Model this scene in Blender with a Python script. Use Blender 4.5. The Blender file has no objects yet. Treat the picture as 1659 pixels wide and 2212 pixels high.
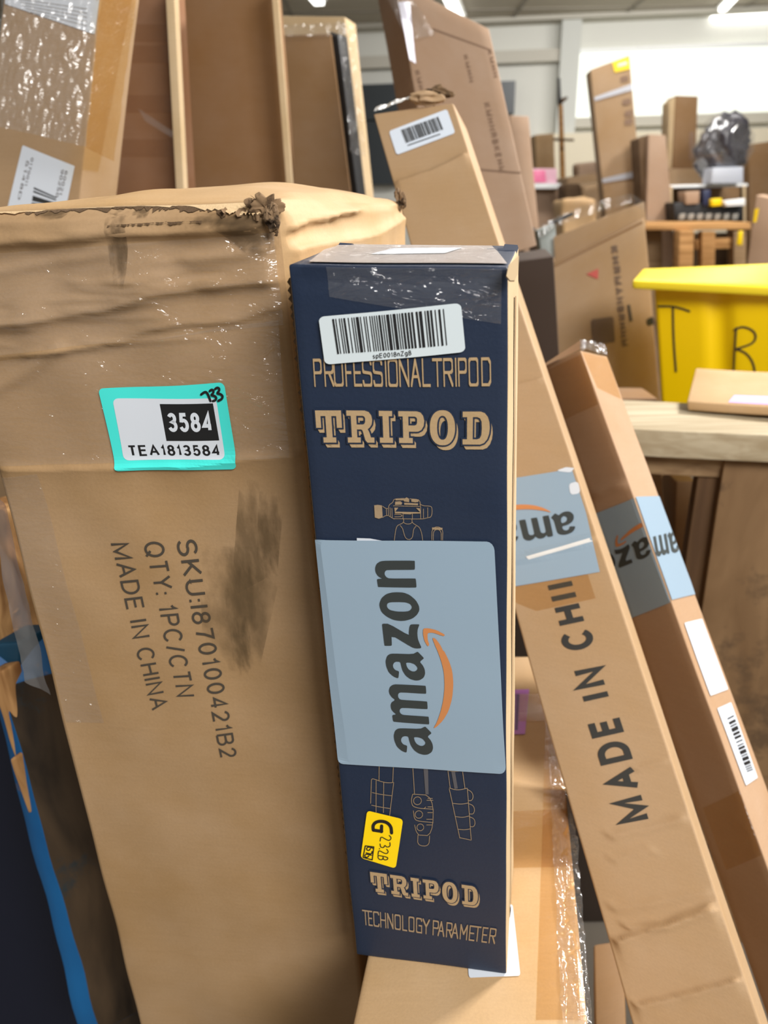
import bpy, bmesh, math, random
import numpy as np
from mathutils import Vector, Matrix
from mathutils.geometry import tessellate_polygon
random.seed(7)
C = bpy.context.scene.collection
SC = bpy.context.scene
# ------------------------------------------------------------------ camera
F, CX, CY = 1660.0, 829.5, 1106.0
PITCH, ROLL = math.radians(22.0), math.radians(1.0)
CAM = np.array([0.0, 0.0, 1.45])
_f = np.array([0, math.cos(PITCH), -math.sin(PITCH)]); _r = np.array([1.0, 0, 0]); _d = np.cross(_f, _r)
CR = math.cos(ROLL) * _r + math.sin(ROLL) * _d
CD = math.cos(ROLL) * _d - math.sin(ROLL) * _r
cd = bpy.data.cameras.new('camera'); cam = bpy.data.objects.new('camera', cd); C.objects.link(cam)
m = Matrix.Identity(4)
for i in range(3):
    m[i][0] = CR[i]; m[i][1] = -CD[i]; m[i][2] = -_f[i]; m[i][3] = CAM[i]
cam.matrix_world = m
cd.sensor_fit = 'VERTICAL'; cd.sensor_height = 24.0; cd.sensor_width = 18.0
cd.lens = F * 24.0 / 2212.0
cd.clip_start = 0.02; cd.clip_end = 60
cd.dof.use_dof = True; cd.dof.focus_distance = 0.52; cd.dof.aperture_fstop = cd.lens / 3.6
SC.camera = cam
# ------------------------------------------------------------------ light
SC.view_settings.view_transform = 'Standard'; SC.view_settings.look = 'None'
SC.view_settings.gamma = 1.0; SC.view_settings.use_curve_mapping = False
SC.view_settings.exposure = 0.7
w = bpy.data.worlds.new('world'); SC.world = w; w.use_nodes = True
w.node_tree.nodes['Background'].inputs[0].default_value = (1.0, 0.97, 0.93, 1)
w.node_tree.nodes['Background'].inputs[1].default_value = 0.14

def area(name, loc, target, sx, sy, power, col=(1, .975, .945)):
    l = bpy.data.lights.new(name, 'AREA'); l.shape = 'RECTANGLE'; l.size = sx; l.size_y = sy
    l.energy = power; l.color = col
    o = bpy.data.objects.new(name, l); C.objects.link(o); o.location = loc
    o.rotation_euler = (Vector(target) - Vector(loc)).to_track_quat('-Z', 'Y').to_euler()
    return o
area('ceiling_and_fill_light', (2.5, 2.3, 3.25), (0.1, 0.5, 0.9), 0.7, 0.25, 120)
area('ceiling_and_fill_light', (1.45, -1.7, 3.3), (0, 0.6, 1.0), 1.9, 1.2, 108)  # broad soft fill lamp added behind the camera, out of view
area('ceiling_and_fill_light', (2.5, 7.0, 3.2), (2.0, 9.5, 1.5), 3.0, 0.4, 60)
area('ceiling_and_fill_light', (0.8, 4.0, 3.25), (0.8, 4.3, 0.0), 2.4, 0.4, 32)

# ------------------------------------------------------------------ helpers
def lin(c):
    return tuple(((x / 255.) / 12.92 if x / 255. <= .04045 else (((x / 255.) + .055) / 1.055) ** 2.4) for x in c)

def unp(px, py, z):
    return CAM + z * (_f + (px - CX) / F * CR + (py - CY) / F * CD)

def at_height(px, py, zw):
    d = _f + (px - CX) / F * CR + (py - CY) / F * CD
    return CAM + d * (zw - CAM[2]) / d[2]

def project(P):
    v = np.asarray(P) - CAM; z = v @ _f
    return CX + F * (v @ CR) / z, CY + F * (v @ CD) / z

MATS = {}
def newmat(name):
    m = bpy.data.materials.new(name); m.use_nodes = True
    nt = m.node_tree; b = nt.nodes['Principled BSDF']
    return m, nt, b

def plain(name, rgb, rough=.6, metal=0, spec=.5, emit=None, es=1):
    if name in MATS: return MATS[name]
    m, nt, b = newmat(name)
    b.inputs['Base Color'].default_value = (*lin(rgb), 1); b.inputs['Roughness'].default_value = rough
    b.inputs['Metallic'].default_value = metal; b.inputs['Specular IOR Level'].default_value = spec
    if emit:
        b.inputs['Emission Color'].default_value = (*lin(emit), 1); b.inputs['Emission Strength'].default_value = es
    MATS[name] = m; return m

def cardboard(name, rgb, var=.10, rough=.62, flute=.10, bump=.18, dirt=None, seed=0., spec=.25, vert=False):
    """kraft paper: blotchy tone, fine fibre, soft corrugation bands, over the metric face UV"""
    if name in MATS: return MATS[name]
    m, nt, b = newmat(name); N = nt.nodes.new; L = nt.links.new
    uv = N('ShaderNodeUVMap'); mp = N('ShaderNodeMapping'); L(uv.outputs[0], mp.inputs[0])
    mp.inputs['Location'].default_value = (seed, seed * 1.7, seed)
    def noise(scale, detail, vec=None, rg=.6):
        n = N('ShaderNodeTexNoise'); n.inputs['Scale'].default_value = scale; n.inputs['Detail'].default_value = detail
        n.inputs['Roughness'].default_value = rg
        L(vec if vec else mp.outputs[0], n.inputs['Vector']); return n
    st = N('ShaderNodeMapping'); L(mp.outputs[0], st.inputs[0])
    st.inputs['Scale'].default_value = (2.0, 45.0, 1) if not vert else (45.0, 2.0, 1)
    n1 = noise(6, 5); n2 = noise(420, 2); n3 = noise(7, 2, st.outputs[0])
    wv = N('ShaderNodeTexWave'); wv.inputs['Scale'].default_value = 26; wv.inputs['Distortion'].default_value = 1.5
    wv.bands_direction = 'Y' if not vert else 'X'; L(mp.outputs[0], wv.inputs['Vector'])
    def mr(src, a, c):
        r = N('ShaderNodeMapRange'); r.inputs['From Min'].default_value = .3; r.inputs['From Max'].default_value = .7
        r.inputs['To Min'].default_value = a; r.inputs['To Max'].default_value = c; L(src, r.inputs['Value']); return r.outputs[0]
    def mul(a, c):
        x = N('ShaderNodeMath'); x.operation = 'MULTIPLY'; L(a, x.inputs[0]); L(c, x.inputs[1]); return x.outputs[0]
    v = mul(mul(mr(n1.outputs[0], 1 - var, 1 + var), mr(n2.outputs[0], .965, 1.035)), mr(n3.outputs[0], 1 - .018, 1 + .018))
    hs = N('ShaderNodeHueSaturation'); hs.inputs['Color'].default_value = (*lin(rgb), 1); L(v, hs.inputs['Value'])
    sat = mr(n1.outputs[0], 1.08, .92); L(sat, hs.inputs['Saturation'])
    col = hs.outputs[0]
    if dirt:
        dn = noise(dirt[0], 6, None, .7); rp = N('ShaderNodeMapRange')
        rp.inputs['From Min'].default_value = dirt[1]; rp.inputs['From Max'].default_value = dirt[1] + .08
        rp.inputs['To Max'].default_value = dirt[2]; L(dn.outputs[0], rp.inputs['Value'])
        mx = N('ShaderNodeMix'); mx.data_type = 'RGBA'; L(rp.outputs[0], mx.inputs[0]); L(col, mx.inputs[6])
        mx.inputs[7].default_value = (*lin(dirt[3]), 1); col = mx.outputs[2]
    L(col, b.inputs['Base Color'])
    b.inputs['Roughness'].default_value = rough; b.inputs['Specular IOR Level'].default_value = spec
    ad = N('ShaderNodeMath'); ad.operation = 'MULTIPLY_ADD'; L(wv.outputs[1], ad.inputs[0]); ad.inputs[1].default_value = flute; L(n2.outputs[0], ad.inputs[2])
    bp = N('ShaderNodeBump'); bp.inputs['Strength'].default_value = bump; bp.inputs['Distance'].default_value = .0006
    L(ad.outputs[0], bp.inputs['Height']); L(bp.outputs[0], b.inputs['Normal'])
    MATS[name] = m; return m

def clear_film(name, tint=(255, 255, 255), gloss=.22, rough=.12, bumpscale=60, bump=.6, haze=.12, dist=.004):
    if name in MATS: return MATS[name]
    m = bpy.data.materials.new(name); m.use_nodes = True; nt = m.node_tree; nt.nodes.clear(); N = nt.nodes.new; L = nt.links.new
    out = N('ShaderNodeOutputMaterial'); tr = N('ShaderNodeBsdfTransparent'); tr.inputs[0].default_value = (*lin(tint), 1)
    gl = N('ShaderNodeBsdfGlossy'); gl.inputs['Roughness'].default_value = rough
    df = N('ShaderNodeBsdfDiffuse'); df.inputs[0].default_value = (.8, .8, .8, 1)
    tc = N('ShaderNodeUVMap'); mp = N('ShaderNodeMapping'); mp.inputs['Scale'].default_value = (1, 3.2, 1); mp.inputs['Rotation'].default_value = (0, 0, .35)
    L(tc.outputs[0], mp.inputs[0])
    n = N('ShaderNodeTexNoise'); n.inputs['Scale'].default_value = bumpscale; n.inputs['Detail'].default_value = 3; n.inputs['Distortion'].default_value = 1.2
    L(mp.outputs[0], n.inputs['Vector'])
    bp = N('ShaderNodeBump'); bp.inputs['Strength'].default_value = bump; bp.inputs['Distance'].default_value = dist
    L(n.outputs[0], bp.inputs['Height']); L(bp.outputs[0], gl.inputs['Normal'])
    m1 = N('ShaderNodeMixShader'); m1.inputs[0].default_value = haze; L(tr.outputs[0], m1.inputs[1]); L(df.outputs[0], m1.inputs[2])
    m2 = N('ShaderNodeMixShader'); m2.inputs[0].default_value = gloss; L(m1.outputs[0], m2.inputs[1]); L(gl.outputs[0], m2.inputs[2])
    L(m2.outputs[0], out.inputs[0]); MATS[name] = m; return m

def link(name, me, mats, parent=None, smooth=True):
    o = bpy.data.objects.new(name, me); C.objects.link(o)
    for mm in (mats if isinstance(mats, (list, tuple)) else [mats]): me.materials.append(mm)
    if smooth: me.shade_smooth()
    if parent: o.parent = parent
    return o

def mesh(name, V, Fc, mats, parent=None, uv=None, smooth=False, mi=None):
    me = bpy.data.meshes.new(name); me.from_pydata([tuple(map(float, v)) for v in V], [], [tuple(int(i) for i in f) for f in Fc])
    if uv is not None:
        l = me.uv_layers.new(name='UVMap')
        vi = np.empty(len(me.loops), int); me.loops.foreach_get('vertex_index', vi)
        l.data.foreach_set('uv', np.asarray(uv, float)[vi].ravel())
    if mi is not None: me.polygons.foreach_set('material_index', np.asarray(mi, np.int32))
    me.update()
    return link(name, me, mats, parent, smooth)

def tag(o, label, cat, group=None, kind=None):
    if label: o['label'] = label
    if cat: o['category'] = cat
    if group: o['group'] = group
    if kind: o['kind'] = kind
    return o

def sines(P, f, seed):
    """cheap smooth 3-D noise in about [-1,1]"""
    r = np.random.RandomState(seed); s = 0
    for k in range(7):
        d = r.normal(size=3); d /= np.linalg.norm(d)
        s = s + np.sin(P @ d * f * (0.6 + .28 * k) + r.uniform(0, 6.28))
    return s / 3.2

FMAP = {'front': lambda u, v: (u, 0 * u, v), 'right': lambda u, v: (1 + 0 * u, u, v), 'back': lambda u, v: (1 - u, 1 + 0 * u, v),
        'left': lambda u, v: (0 * u, 1 - u, v), 'top': lambda u, v: (u, 1 - v, 0 * u), 'bottom': lambda u, v: (u, v, 1 + 0 * u)}
FDIM = {'front': (0, 2), 'right': (1, 2), 'back': (0, 2), 'left': (1, 2), 'top': (0, 1), 'bottom': (0, 1)}

class Hex:
    """a closed carton: eight corners, rounded edges, creased and dented faces"""
    def __init__(s, front, back, r=.0015, noise=(0, 1, 0), disp=None):
        TL, TR, BR, BL = [np.asarray(p, float) for p in front]; bTL, bTR, bBR, bBL = [np.asarray(p, float) for p in back]
        s.c = np.array([[[TL, BL], [bTL, bBL]], [[TR, BR], [bTR, bBR]]])      # [x][y][z]
        s.dim = np.array([np.linalg.norm(TR - TL), np.linalg.norm(bTR - TR), np.linalg.norm(BR - TR)])
        s.r = r; s.noise = noise; s.disp = disp or {}
    def tri(s, x, y, z):
        x, y, z = [np.asarray(q, float)[..., None] for q in (x, y, z)]
        c = s.c
        return ((c[0, 0, 0] * (1 - z) + c[0, 0, 1] * z) * (1 - y) + (c[0, 1, 0] * (1 - z) + c[0, 1, 1] * z) * y) * (1 - x) + \
               ((c[1, 0, 0] * (1 - z) + c[1, 0, 1] * z) * (1 - y) + (c[1, 1, 0] * (1 - z) + c[1, 1, 1] * z) * y) * x
    def surf(s, face, u, v, off=0.):
        u = np.asarray(u, float); v = np.asarray(v, float)
        l = np.stack(np.broadcast_arrays(*FMAP[face](u, v)), -1) * s.dim
        r = min(s.r, s.dim.min() * .45)
        inn = np.clip(l, r, s.dim - r)
        if r > 0:
            d = l - inn; n = np.linalg.norm(d, axis=-1, keepdims=True)
            l = np.where(n > 1e-9, inn + d / np.maximum(n, 1e-9) * r, l)
        q = l / s.dim; P = s.tri(q[..., 0], q[..., 1], q[..., 2])
        e = 1e-3
        a = s.tri(*FMAP[face](u + e, v)) - s.tri(*FMAP[face](u - e, v)); b = s.tri(*FMAP[face](u, v + e)) - s.tri(*FMAP[face](u, v - e))
        n = np.cross(b, a); n /= np.linalg.norm(n, axis=-1, keepdims=True)
        P = P + n * off
        if face in s.disp:
            A, B = s.dim[FDIM[face][0]], s.dim[FDIM[face][1]]
            ed = np.minimum(np.minimum(u, 1 - u) * A, np.minimum(v, 1 - v) * B)
            fall = np.clip(ed / .010, 0, 1); fall = fall * fall * (3 - 2 * fall)
            P = P + n * (s.disp[face](u, v, A, B) * fall)[..., None]
        if s.noise[0]:
            P = P + s.noise[0] * np.stack([sines(P, s.noise[1], s.noise[2] + k) for k in range(3)], -1)
        return P
    def uv_of(s, face, px, py):
        """face coordinates of the point seen at a picture position"""
        px = np.atleast_1d(np.asarray(px, float)); py = np.atleast_1d(np.asarray(py, float))
        u = np.full(px.shape, .5); v = np.full(px.shape, .3)
        g = lambda u, v: project(s.tri(*np.broadcast_arrays(*FMAP[face](u, v))))
        for _ in range(30):
            x, y = g(u, v); e = 1e-5
            xu, yu = g(u + e, v); xv, yv = g(u, v + e)
            a, b, c_, d = (xu - x) / e, (xv - x) / e, (yu - y) / e, (yv - y) / e
            det = a * d - b * c_; rx, ry = px - x, py - y
            du = (d * rx - b * ry) / det; dv = (a * ry - c_ * rx) / det
            k = np.clip(.5 / np.maximum(np.hypot(du, dv), 1e-9), 0, 1)
            u = u + du * k; v = v + dv * k
        return u, v
    def build(s, name, mats, res=.02, parent=None, vrows=None, faces=('front', 'right', 'back', 'left', 'top', 'bottom'), slot=None, fine=None):
        V = []; Fc = []; UV = []; MI = []; base = 0
        def ts(L, rs):
            n = max(2, int(L / rs)); t = np.linspace(0, 1, n + 1)
            rr = min(s.r, L * .4) / L
            return np.unique(np.concatenate([t, [rr * .3, rr, 1 - rr, 1 - rr * .3]])) if s.r > 0 else t
        for f in faces:
            A, B = s.dim[FDIM[f][0]], s.dim[FDIM[f][1]]
            rs = (fine or {}).get(f, res)
            tu = ts(A, rs); tv = vrows(f) if vrows and vrows(f) is not None else ts(B, rs)
            U, W = np.meshgrid(tu, tv); P = s.surf(f, U, W)
            n, k = U.shape; V.append(P.reshape(-1, 3)); UV.append(np.stack([U.ravel() * A, -W.ravel() * B], -1))
            idx = base + np.arange(n * k).reshape(n, k)
            q = np.stack([idx[:-1, :-1], idx[1:, :-1], idx[1:, 1:], idx[:-1, 1:]], -1).reshape(-1, 4)
            Fc.append(q); MI += [(slot or {}).get(f, 0)] * len(q); base += n * k
        V = np.concatenate(V); UV = np.concatenate(UV); Fc = np.concatenate(Fc)
        ctr = V.mean(0)
        o = mesh(name, V - ctr, Fc, mats, parent, UV, True, MI)
        if parent is None: o.location = ctr
        else: o.location = ctr - np.array(parent.location)
        bm = bmesh.new(); bm.from_mesh(o.data); bmesh.ops.remove_doubles(bm, verts=bm.verts, dist=1e-6)
        bm.to_mesh(o.data); bm.free()
        s.obj = o; return o

def put(o, parent, V):
    pass

UPRIGHT = False
def hexpx(front, thick=None, bvec=None, ext=None, **k):
    """carton from where its four front corners stand (picture position + distance) and its depth"""
    P = [unp(*p) for p in front]
    if UPRIGHT:              # stands plumb: the lower corners keep the upper corners' distance along the floor
        for a, b in ((0, 3), (1, 2)):
            d = P[b] - CAM; P[b] = CAM + d * (P[a][1] - CAM[1]) / d[1]
    if ext is not None:      # carry on down to height ext
        for a, b in ((0, 3), (1, 2)):
            d = P[b] - P[a]; P[b] = P[a] + d * (ext - P[a][2]) / d[2]
    if bvec is None:
        n = np.cross(P[1] - P[0], P[3] - P[0]); n /= np.linalg.norm(n)
        if n @ _f < 0: n = -n
        bvec = n * thick
    bvec = np.asarray(bvec)
    return Hex(P, [p + bvec for p in P], **k)

# ---- flat print and stickers laid on a face
def homog(src, dst):
    A = []
    for (x, y), (X, Y) in zip(src, dst):
        A.append([x, y, 1, 0, 0, 0, -X * x, -X * y, -X]); A.append([0, 0, 0, x, y, 1, -Y * x, -Y * y, -Y])
    H = np.linalg.svd(np.array(A))[2][-1].reshape(3, 3)
    def f(p):
        p = np.asarray(p, float); q = np.concatenate([p, np.ones((len(p), 1))], 1) @ H.T
        return q[:, :2] / q[:, 2:]
    return f

def uvquad(hx, face, quad):
    """quad TL,TR,BR,BL as seen -> map from unit square (x right, y down) to face uv"""
    u, v = hx.uv_of(face, [p[0] for p in quad], [p[1] for p in quad])
    return homog([(0, 0), (1, 0), (1, 1), (0, 1)], list(zip(u, v)))

def lay(hx, face, name, uvs, faces, off, mat, parent=None, clip=False):
    uvs = np.asarray(uvs, float); P = hx.surf(face, uvs[:, 0], uvs[:, 1], off)
    A, B = hx.dim[FDIM[face][0]], hx.dim[FDIM[face][1]]
    parent = parent or hx.obj
    root = np.array(parent.location) if parent.parent is None else np.array(parent.parent.location) + np.array(parent.location)
    ctr = P.mean(0)
    o = mesh(name, P - ctr, faces, mat, parent, np.stack([uvs[:, 0] * A, -uvs[:, 1] * B], -1))
    o.location = ctr - root
    return o

def sheet(hx, face, name, quad, off, mat, rad=.05, n=(14, 10), parent=None, clampu=None, jag=0., asp=1.):
    """rounded sticker or tape patch; rad as a share of its height"""
    H = uvquad(hx, face, quad) if not callable(quad) else quad
    rows = np.unique(np.concatenate([np.linspace(0, 1, n[1] + 1), rad * (1 - np.cos(np.linspace(0, np.pi / 2, 5))), 1 - rad * (1 - np.cos(np.linspace(0, np.pi / 2, 5)))])) if rad else np.linspace(0, 1, n[1] + 1)
    V = []
    rr = random.Random(3)
    for t in rows:
        d = min(t, 1 - t); ins = (rad - math.sqrt(max(0, rad ** 2 - (rad - d) ** 2))) * asp if d < rad else 0
        a, b = ins, 1 - ins
        if jag: a += rr.uniform(0, jag); b -= rr.uniform(0, jag)
        for k in range(n[0] + 1): V.append((a + (b - a) * k / n[0], t))
    q = H(V)
    if clampu: q[:, 0] = np.clip(q[:, 0], *clampu)
    k = n[0] + 1
    Fc = [(r * k + c, (r + 1) * k + c, (r + 1) * k + c + 1, r * k + c + 1) for r in range(len(rows) - 1) for c in range(n[0])]
    return lay(hx, face, name, q, Fc, off, mat, parent)

def clip_poly(poly, lo, hi):
    for sgn, lim in ((1, lo), (-1, hi)):
        out = []
        for i in range(len(poly)):
            a, b = poly[i - 1], poly[i]; da, db = sgn * (a[0] - lim), sgn * (b[0] - lim)
            if (da >= 0) != (db >= 0):
                t = da / (da - db); out.append((lim, a[1] + (b[1] - a[1]) * t))
            if db >= 0: out.append(tuple(b))
        poly = out
        if not poly: return []
    return poly

def polys(hx, face, name, groups, H, off, mat, parent=None, clip=None):
    """groups: list of [outer, hole, ...] polygons, mapped by H to uv"""
    V = []; Fc = []
    for g in groups:
        gg = [H(np.array(l, float)) if H else np.array(l, float) for l in g]
        if clip: gg = [np.array(c) for c in (clip_poly([tuple(p) for p in l], *clip) for l in gg) if len(c) > 2]
        if not gg: continue
        fl = [Vector((p[0] * hx.dim[FDIM[face][0]], p[1] * hx.dim[FDIM[face][1]], 0)) for l in gg for p in l]
        tr = tessellate_polygon([[Vector((p[0] * hx.dim[FDIM[face][0]], p[1] * hx.dim[FDIM[face][1]], 0)) for p in l] for l in gg])
        b = len(V); V += [tuple(p) for l in gg for p in l]; Fc += [tuple(b + i for i in t) for t in tr]
    return lay(hx, face, name, V, Fc, off, mat, parent)

# ---- stroke lettering
def arc(cx, cy, rx, ry, a0, a1, n=14):
    return [(cx + rx * math.cos(math.radians(a0 + (a1 - a0) * i / n)), cy + ry * math.sin(math.radians(a0 + (a1 - a0) * i / n))) for i in range(n + 1)]
G = {
 'A': (.74, [[(0, 0), (.5, 1), (1, 0)], [(.19, .34), (.81, .34)]]),
 'B': (.66, [[(0, 0), (0, 1), (.5, 1)] + arc(.58, .765, .34, .235, 80, -90, 10) + [(0, .53)], [(0, .53), (.5, .53)] + arc(.6, .265, .4, .265, 80, -90, 12) + [(0, 0)]]),
 'C': (.74, [arc(.52, .5, .52, .5, 42, 318, 26)]), 'D': (.72, [[(0, 0), (0, 1), (.4, 1)] + arc(.42, .5, .58, .5, 85, -90, 18) + [(0, 0)]]),
 'E': (.62, [[(1, 1), (0, 1), (0, 0), (1, 0)], [(0, .53), (.92, .53)]]), 'F': (.6, [[(1, 1), (0, 1), (0, 0)], [(0, .52), (.88, .52)]]),
 'G': (.78, [arc(.5, .5, .5, .5, 42, 345, 26) + [(1, .48), (.56, .48)], [(1, .48), (1, 0)]]),
 'H': (.68, [[(0, 0), (0, 1)], [(1, 0), (1, 1)], [(0, .53), (1, .53)]]), 'I': (.12, [[(.5, 0), (.5, 1)]]),
 'K': (.68, [[(0, 0), (0, 1)], [(.95, 1), (0, .36)], [(.3, .56), (1, 0)]]), 'L': (.56, [[(0, 1), (0, 0), (1, 0)]]),
 'M': (.82, [[(0, 0), (0, 1), (.5, .12), (1, 1), (1, 0)]]), 'N': (.7, [[(0, 0), (0, 1), (1, 0), (1, 1)]]),
 'O': (.78, [arc(.5, .5, .5, .5, 0, 360, 30)]), 'P': (.64, [[(0, 0), (0, 1), (.5, 1)] + arc(.6, .735, .4, .265, 80, -90, 12) + [(0, .47)]]),
 'Q': (.78, [arc(.5, .5, .5, .5, 0, 360, 30), [(.6, .25), (.98, -.04)]]),
 'R': (.68, [[(0, 0), (0, 1), (.5, 1)] + arc(.58, .75, .4, .25, 80, -90, 12) + [(0, .5)], [(.55, .5), (.85, .38), (.9, 0)]]),
 'S': (.66, [arc(.5, .75, .46, .25, 22, 265, 14) + arc(.5, .26, .5, .26, 88, -160, 14)]),
 'T': (.64, [[(0, 1), (1, 1)], [(.5, 1), (.5, 0)]]), 'U': (.68, [[(0, 1), (0, .3)] + arc(.5, .3, .5, .3, 180, 360, 14) + [(1, 1)]]),
 'Y': (.7, [[(0, 1), (.5, .45), (1, 1)], [(.5, .45), (.5, 0)]]), 'Z': (.62, [[(0, 1), (1, 1), (0, 0), (1, 0)]]),
 '0': (.56, [arc(.5, .5, .5, .5, 0, 360, 26)]), '1': (.34, [[(0, .76), (.55, .84), (.8, 1), (.8, 0)]]),
 '2': (.56, [arc(.5, .72, .48, .28, 165, -30, 12) + [(.35, .22), (0, 0), (1, 0)]]),
 '3': (.56, [arc(.48, .76, .44, .24, 155, -80, 14) + arc(.48, .26, .5, .26, 85, -160, 14)]),
 '4': (.58, [[(.76, 0), (.76, 1), (0, .27), (1, .27)]]), '5': (.56, [[(.92, 1), (.2, 1), (.1, .5)] + arc(.48, .32, .5, .32, 130, -160, 16)]),
 '6': (.56, [arc(.5, .31, .5, .31, 0, 360, 20), arc(.56, .42, .56, .58, 55, 190, 14)]), '7': (.56, [[(0, 1), (1, 1), (.62, .5), (.42, 0)]]),
 '9': (.56, [arc(.5, .69, .5, .31, 0, 360, 20), arc(.44, .58, .56, .58, 10, -125, 14)]),
 '8': (.56, [arc(.5, .76, .42, .24, 0, 360, 20), arc(.5, .27, .5, .27, 0, 360, 20)]), ':': (.1, [[(.5, .0), (.5, .12)], [(.5, .5), (.5, .62)]]),
 '/': (.36, [[(0, -.02), (1, 1.02)]]), '.': (.1, [[(.5, 0), (.5, .13)]]), ' ': (.22, []),
 's': (.46, [arc(.5, .53, .4, .17, 25, 255, 10) + arc(.5, .18, .45, .18, 80, -155, 10)]),
 'p': (.52, [[(0, -.28), (0, .72)], arc(.5, .36, .5, .36, 0, 360, 16)]), 'n': (.5, [[(0, 0), (0, .72)], [(0, .45)] + arc(.5, .42, .5, .28, 150, 0, 10) + [(1, 0)]]),
 'g': (.52, [arc(.5, .38, .5, .34, 0, 360, 16), [(1, .72), (1, -.05)] + arc(.5, -.05, .5, .22, 0, -150, 10)]),
}
def ribbon(pts, wt, Q, sq=True):
    """butt-ended pen line with mitred joints"""
    p = [np.array(a, float) for a in pts]; n = len(p)
    if n < 2: return
    closed = np.linalg.norm(p[0] - p[-1]) < 1e-6
    if closed: p = p[:-1]; n -= 1
    L_, R_ = [], []
    for i in range(n):
        a = p[i - 1] if (i or closed) else None; b = p[(i + 1) % n] if (i < n - 1 or closed) else None
        d1 = (p[i] - a) / (np.linalg.norm(p[i] - a) + 1e-12) if a is not None else None
        d2 = (b - p[i]) / (np.linalg.norm(b - p[i]) + 1e-12) if b is not None else None
        if d1 is None: d1 = d2
        if d2 is None: d2 = d1
        t = d1 + d2; ln = np.linalg.norm(t)
        if ln < .3: t = d1; ln = 1
        t = t / np.linalg.norm(t); nn = np.array([-t[1], t[0]])
        k = min(2.2, 1 / max(.2, abs(t @ d1)))
        L_.append(p[i] + nn * wt / 2 * k); R_.append(p[i] - nn * wt / 2 * k)
    rng = range(n) if closed else range(n - 1)
    for i in rng:
        j = (i + 1) % n; Q.append([L_[i], R_[i], R_[j], L_[j]])
def layout(text, wt=.13, track=.14, wscale=1.):
    Q = []; x = 0
    for ch in text:
        w, st = G[ch]; w = w * wscale; wi = max(w, wt)
        for s in st:
            ribbon([(x + wt / 2 + a[0] * max(0, wi - wt), wt / 2 + a[1] * (1 - wt)) for a in s], wt, Q)
        x += wi + track
    return Q, x - track
def write(hx, face, name, text, quad, off, mat, wt=.13, track=.14, wscale=1., parent=None, fit=None):
    """quad: cap-left, cap-right, base-right, base-left, as seen"""
    Q, W = layout(text, wt, track, wscale)
    if fit: W = layout(fit, wt, track, wscale)[1]
    H = uvquad(hx, face, quad)
    V = [(q[0] / W, 1 - q[1]) for s in Q for q in s]
    return lay(hx, face, name, H(V), [(4 * i, 4 * i + 1, 4 * i + 2, 4 * i + 3) for i in range(len(Q))], off, mat, parent)
def bars(hx, face, name, quad, off, mat, n=60, seed=1, parent=None, fill=.5):
    r = random.Random(seed); H = uvquad(hx, face, quad); ws = [r.choice((1, 1, 2, 3)) if i % 2 == 0 else r.choice((1, 1, 1, 2)) / fill * .5 for i in range(n * 2 - 1)]
    T = sum(ws); x = 0; V = []; Fc = []
    for i, w_ in enumerate(ws):
        if i % 2 == 0:
            b = len(V); V += [(x / T, 0), ((x + w_) / T, 0), ((x + w_) / T, 1), (x / T, 1)]; Fc.append((b, b + 3, b + 2, b + 1))
        x += w_
    return lay(hx, face, name, H(V), Fc, off, mat, parent)
def penlines(hx, face, name, lines, wt, off, mat, parent=None, tf=None):
    """hand-drawn marker lines given as seen; wt in picture px"""
    Q = []
    for l in lines:
        # smooth
        p = [np.array(a, float) for a in l]
        for _ in range(2):
            if len(p) > 2: p = [p[0]] + [q for i in range(len(p) - 1) for q in (p[i] * .75 + p[i + 1] * .25, p[i] * .25 + p[i + 1] * .75)] + [p[-1]]
        ribbon(p, wt, Q)
        for e in (p[0], p[-1]):
            c = [e + wt / 2 * np.array((math.cos(k * math.pi / 3), math.sin(k * math.pi / 3))) for k in range(6)]
            Q.append([c[0], c[1], c[2], c[3]]); Q.append([c[3], c[4], c[5], c[0]])
    P = np.array([tf(q) if tf else q for s in Q for q in s])
    u, v = hx.uv_of(face, P[:, 0], P[:, 1])
    return lay(hx, face, name, np.stack([u, v], -1), [(4 * i, 4 * i + 1, 4 * i + 2, 4 * i + 3) for i in range(len(Q))], off, mat, parent)

def sstep(x): x = np.clip(x, 0, 1); return x * x * (3 - 2 * x)
def crease_fn(hx, face, items):
    """items: (picture polyline, width m, height m, kind) -> relief over the face"""
    L = []
    for pl, wd, ht, kind in items:
        u, v = hx.uv_of(face, [p[0] for p in pl], [p[1] for p in pl]); o = np.argsort(u); L.append((u[o], v[o], wd, ht, kind))
    def f(u, v, A, B):
        s = np.zeros(np.shape(u))
        for uu, vv, wd, ht, kind in L:
            wp = sines(np.stack([u * A * 3, vv[0] * B + 0 * u, wd * 900 + 0 * u], -1), 42, 5)
            d = ((v - np.interp(u, uu, vv)) * B + .0006 * wp) / (wd * (1 + .08 * wp))
            ends = sstep((u - uu[0]) * A / .012 + 1) * sstep((uu[-1] - u) * A / .012 + 1)
            if kind == 'ridge': k = np.exp(-d * d)
            elif kind == 'fold': k = np.exp(-np.abs(d) * 1.4)           # sharp crest
            elif kind == 'lip': k = np.where(d < 0, np.exp(d * .6), np.exp(-d * 5.))   # slow rise, quick drop below
            elif kind == 'shelf': k = np.where(d < 0, np.exp(d * 3.), np.exp(-d * .6))
            s = s + ht * k * ends * (1 + .12 * sines(np.stack([u * A * 2, 0 * u, vv[0] * B + 0 * u], -1), 50, 9))
        return s
    return f

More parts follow.
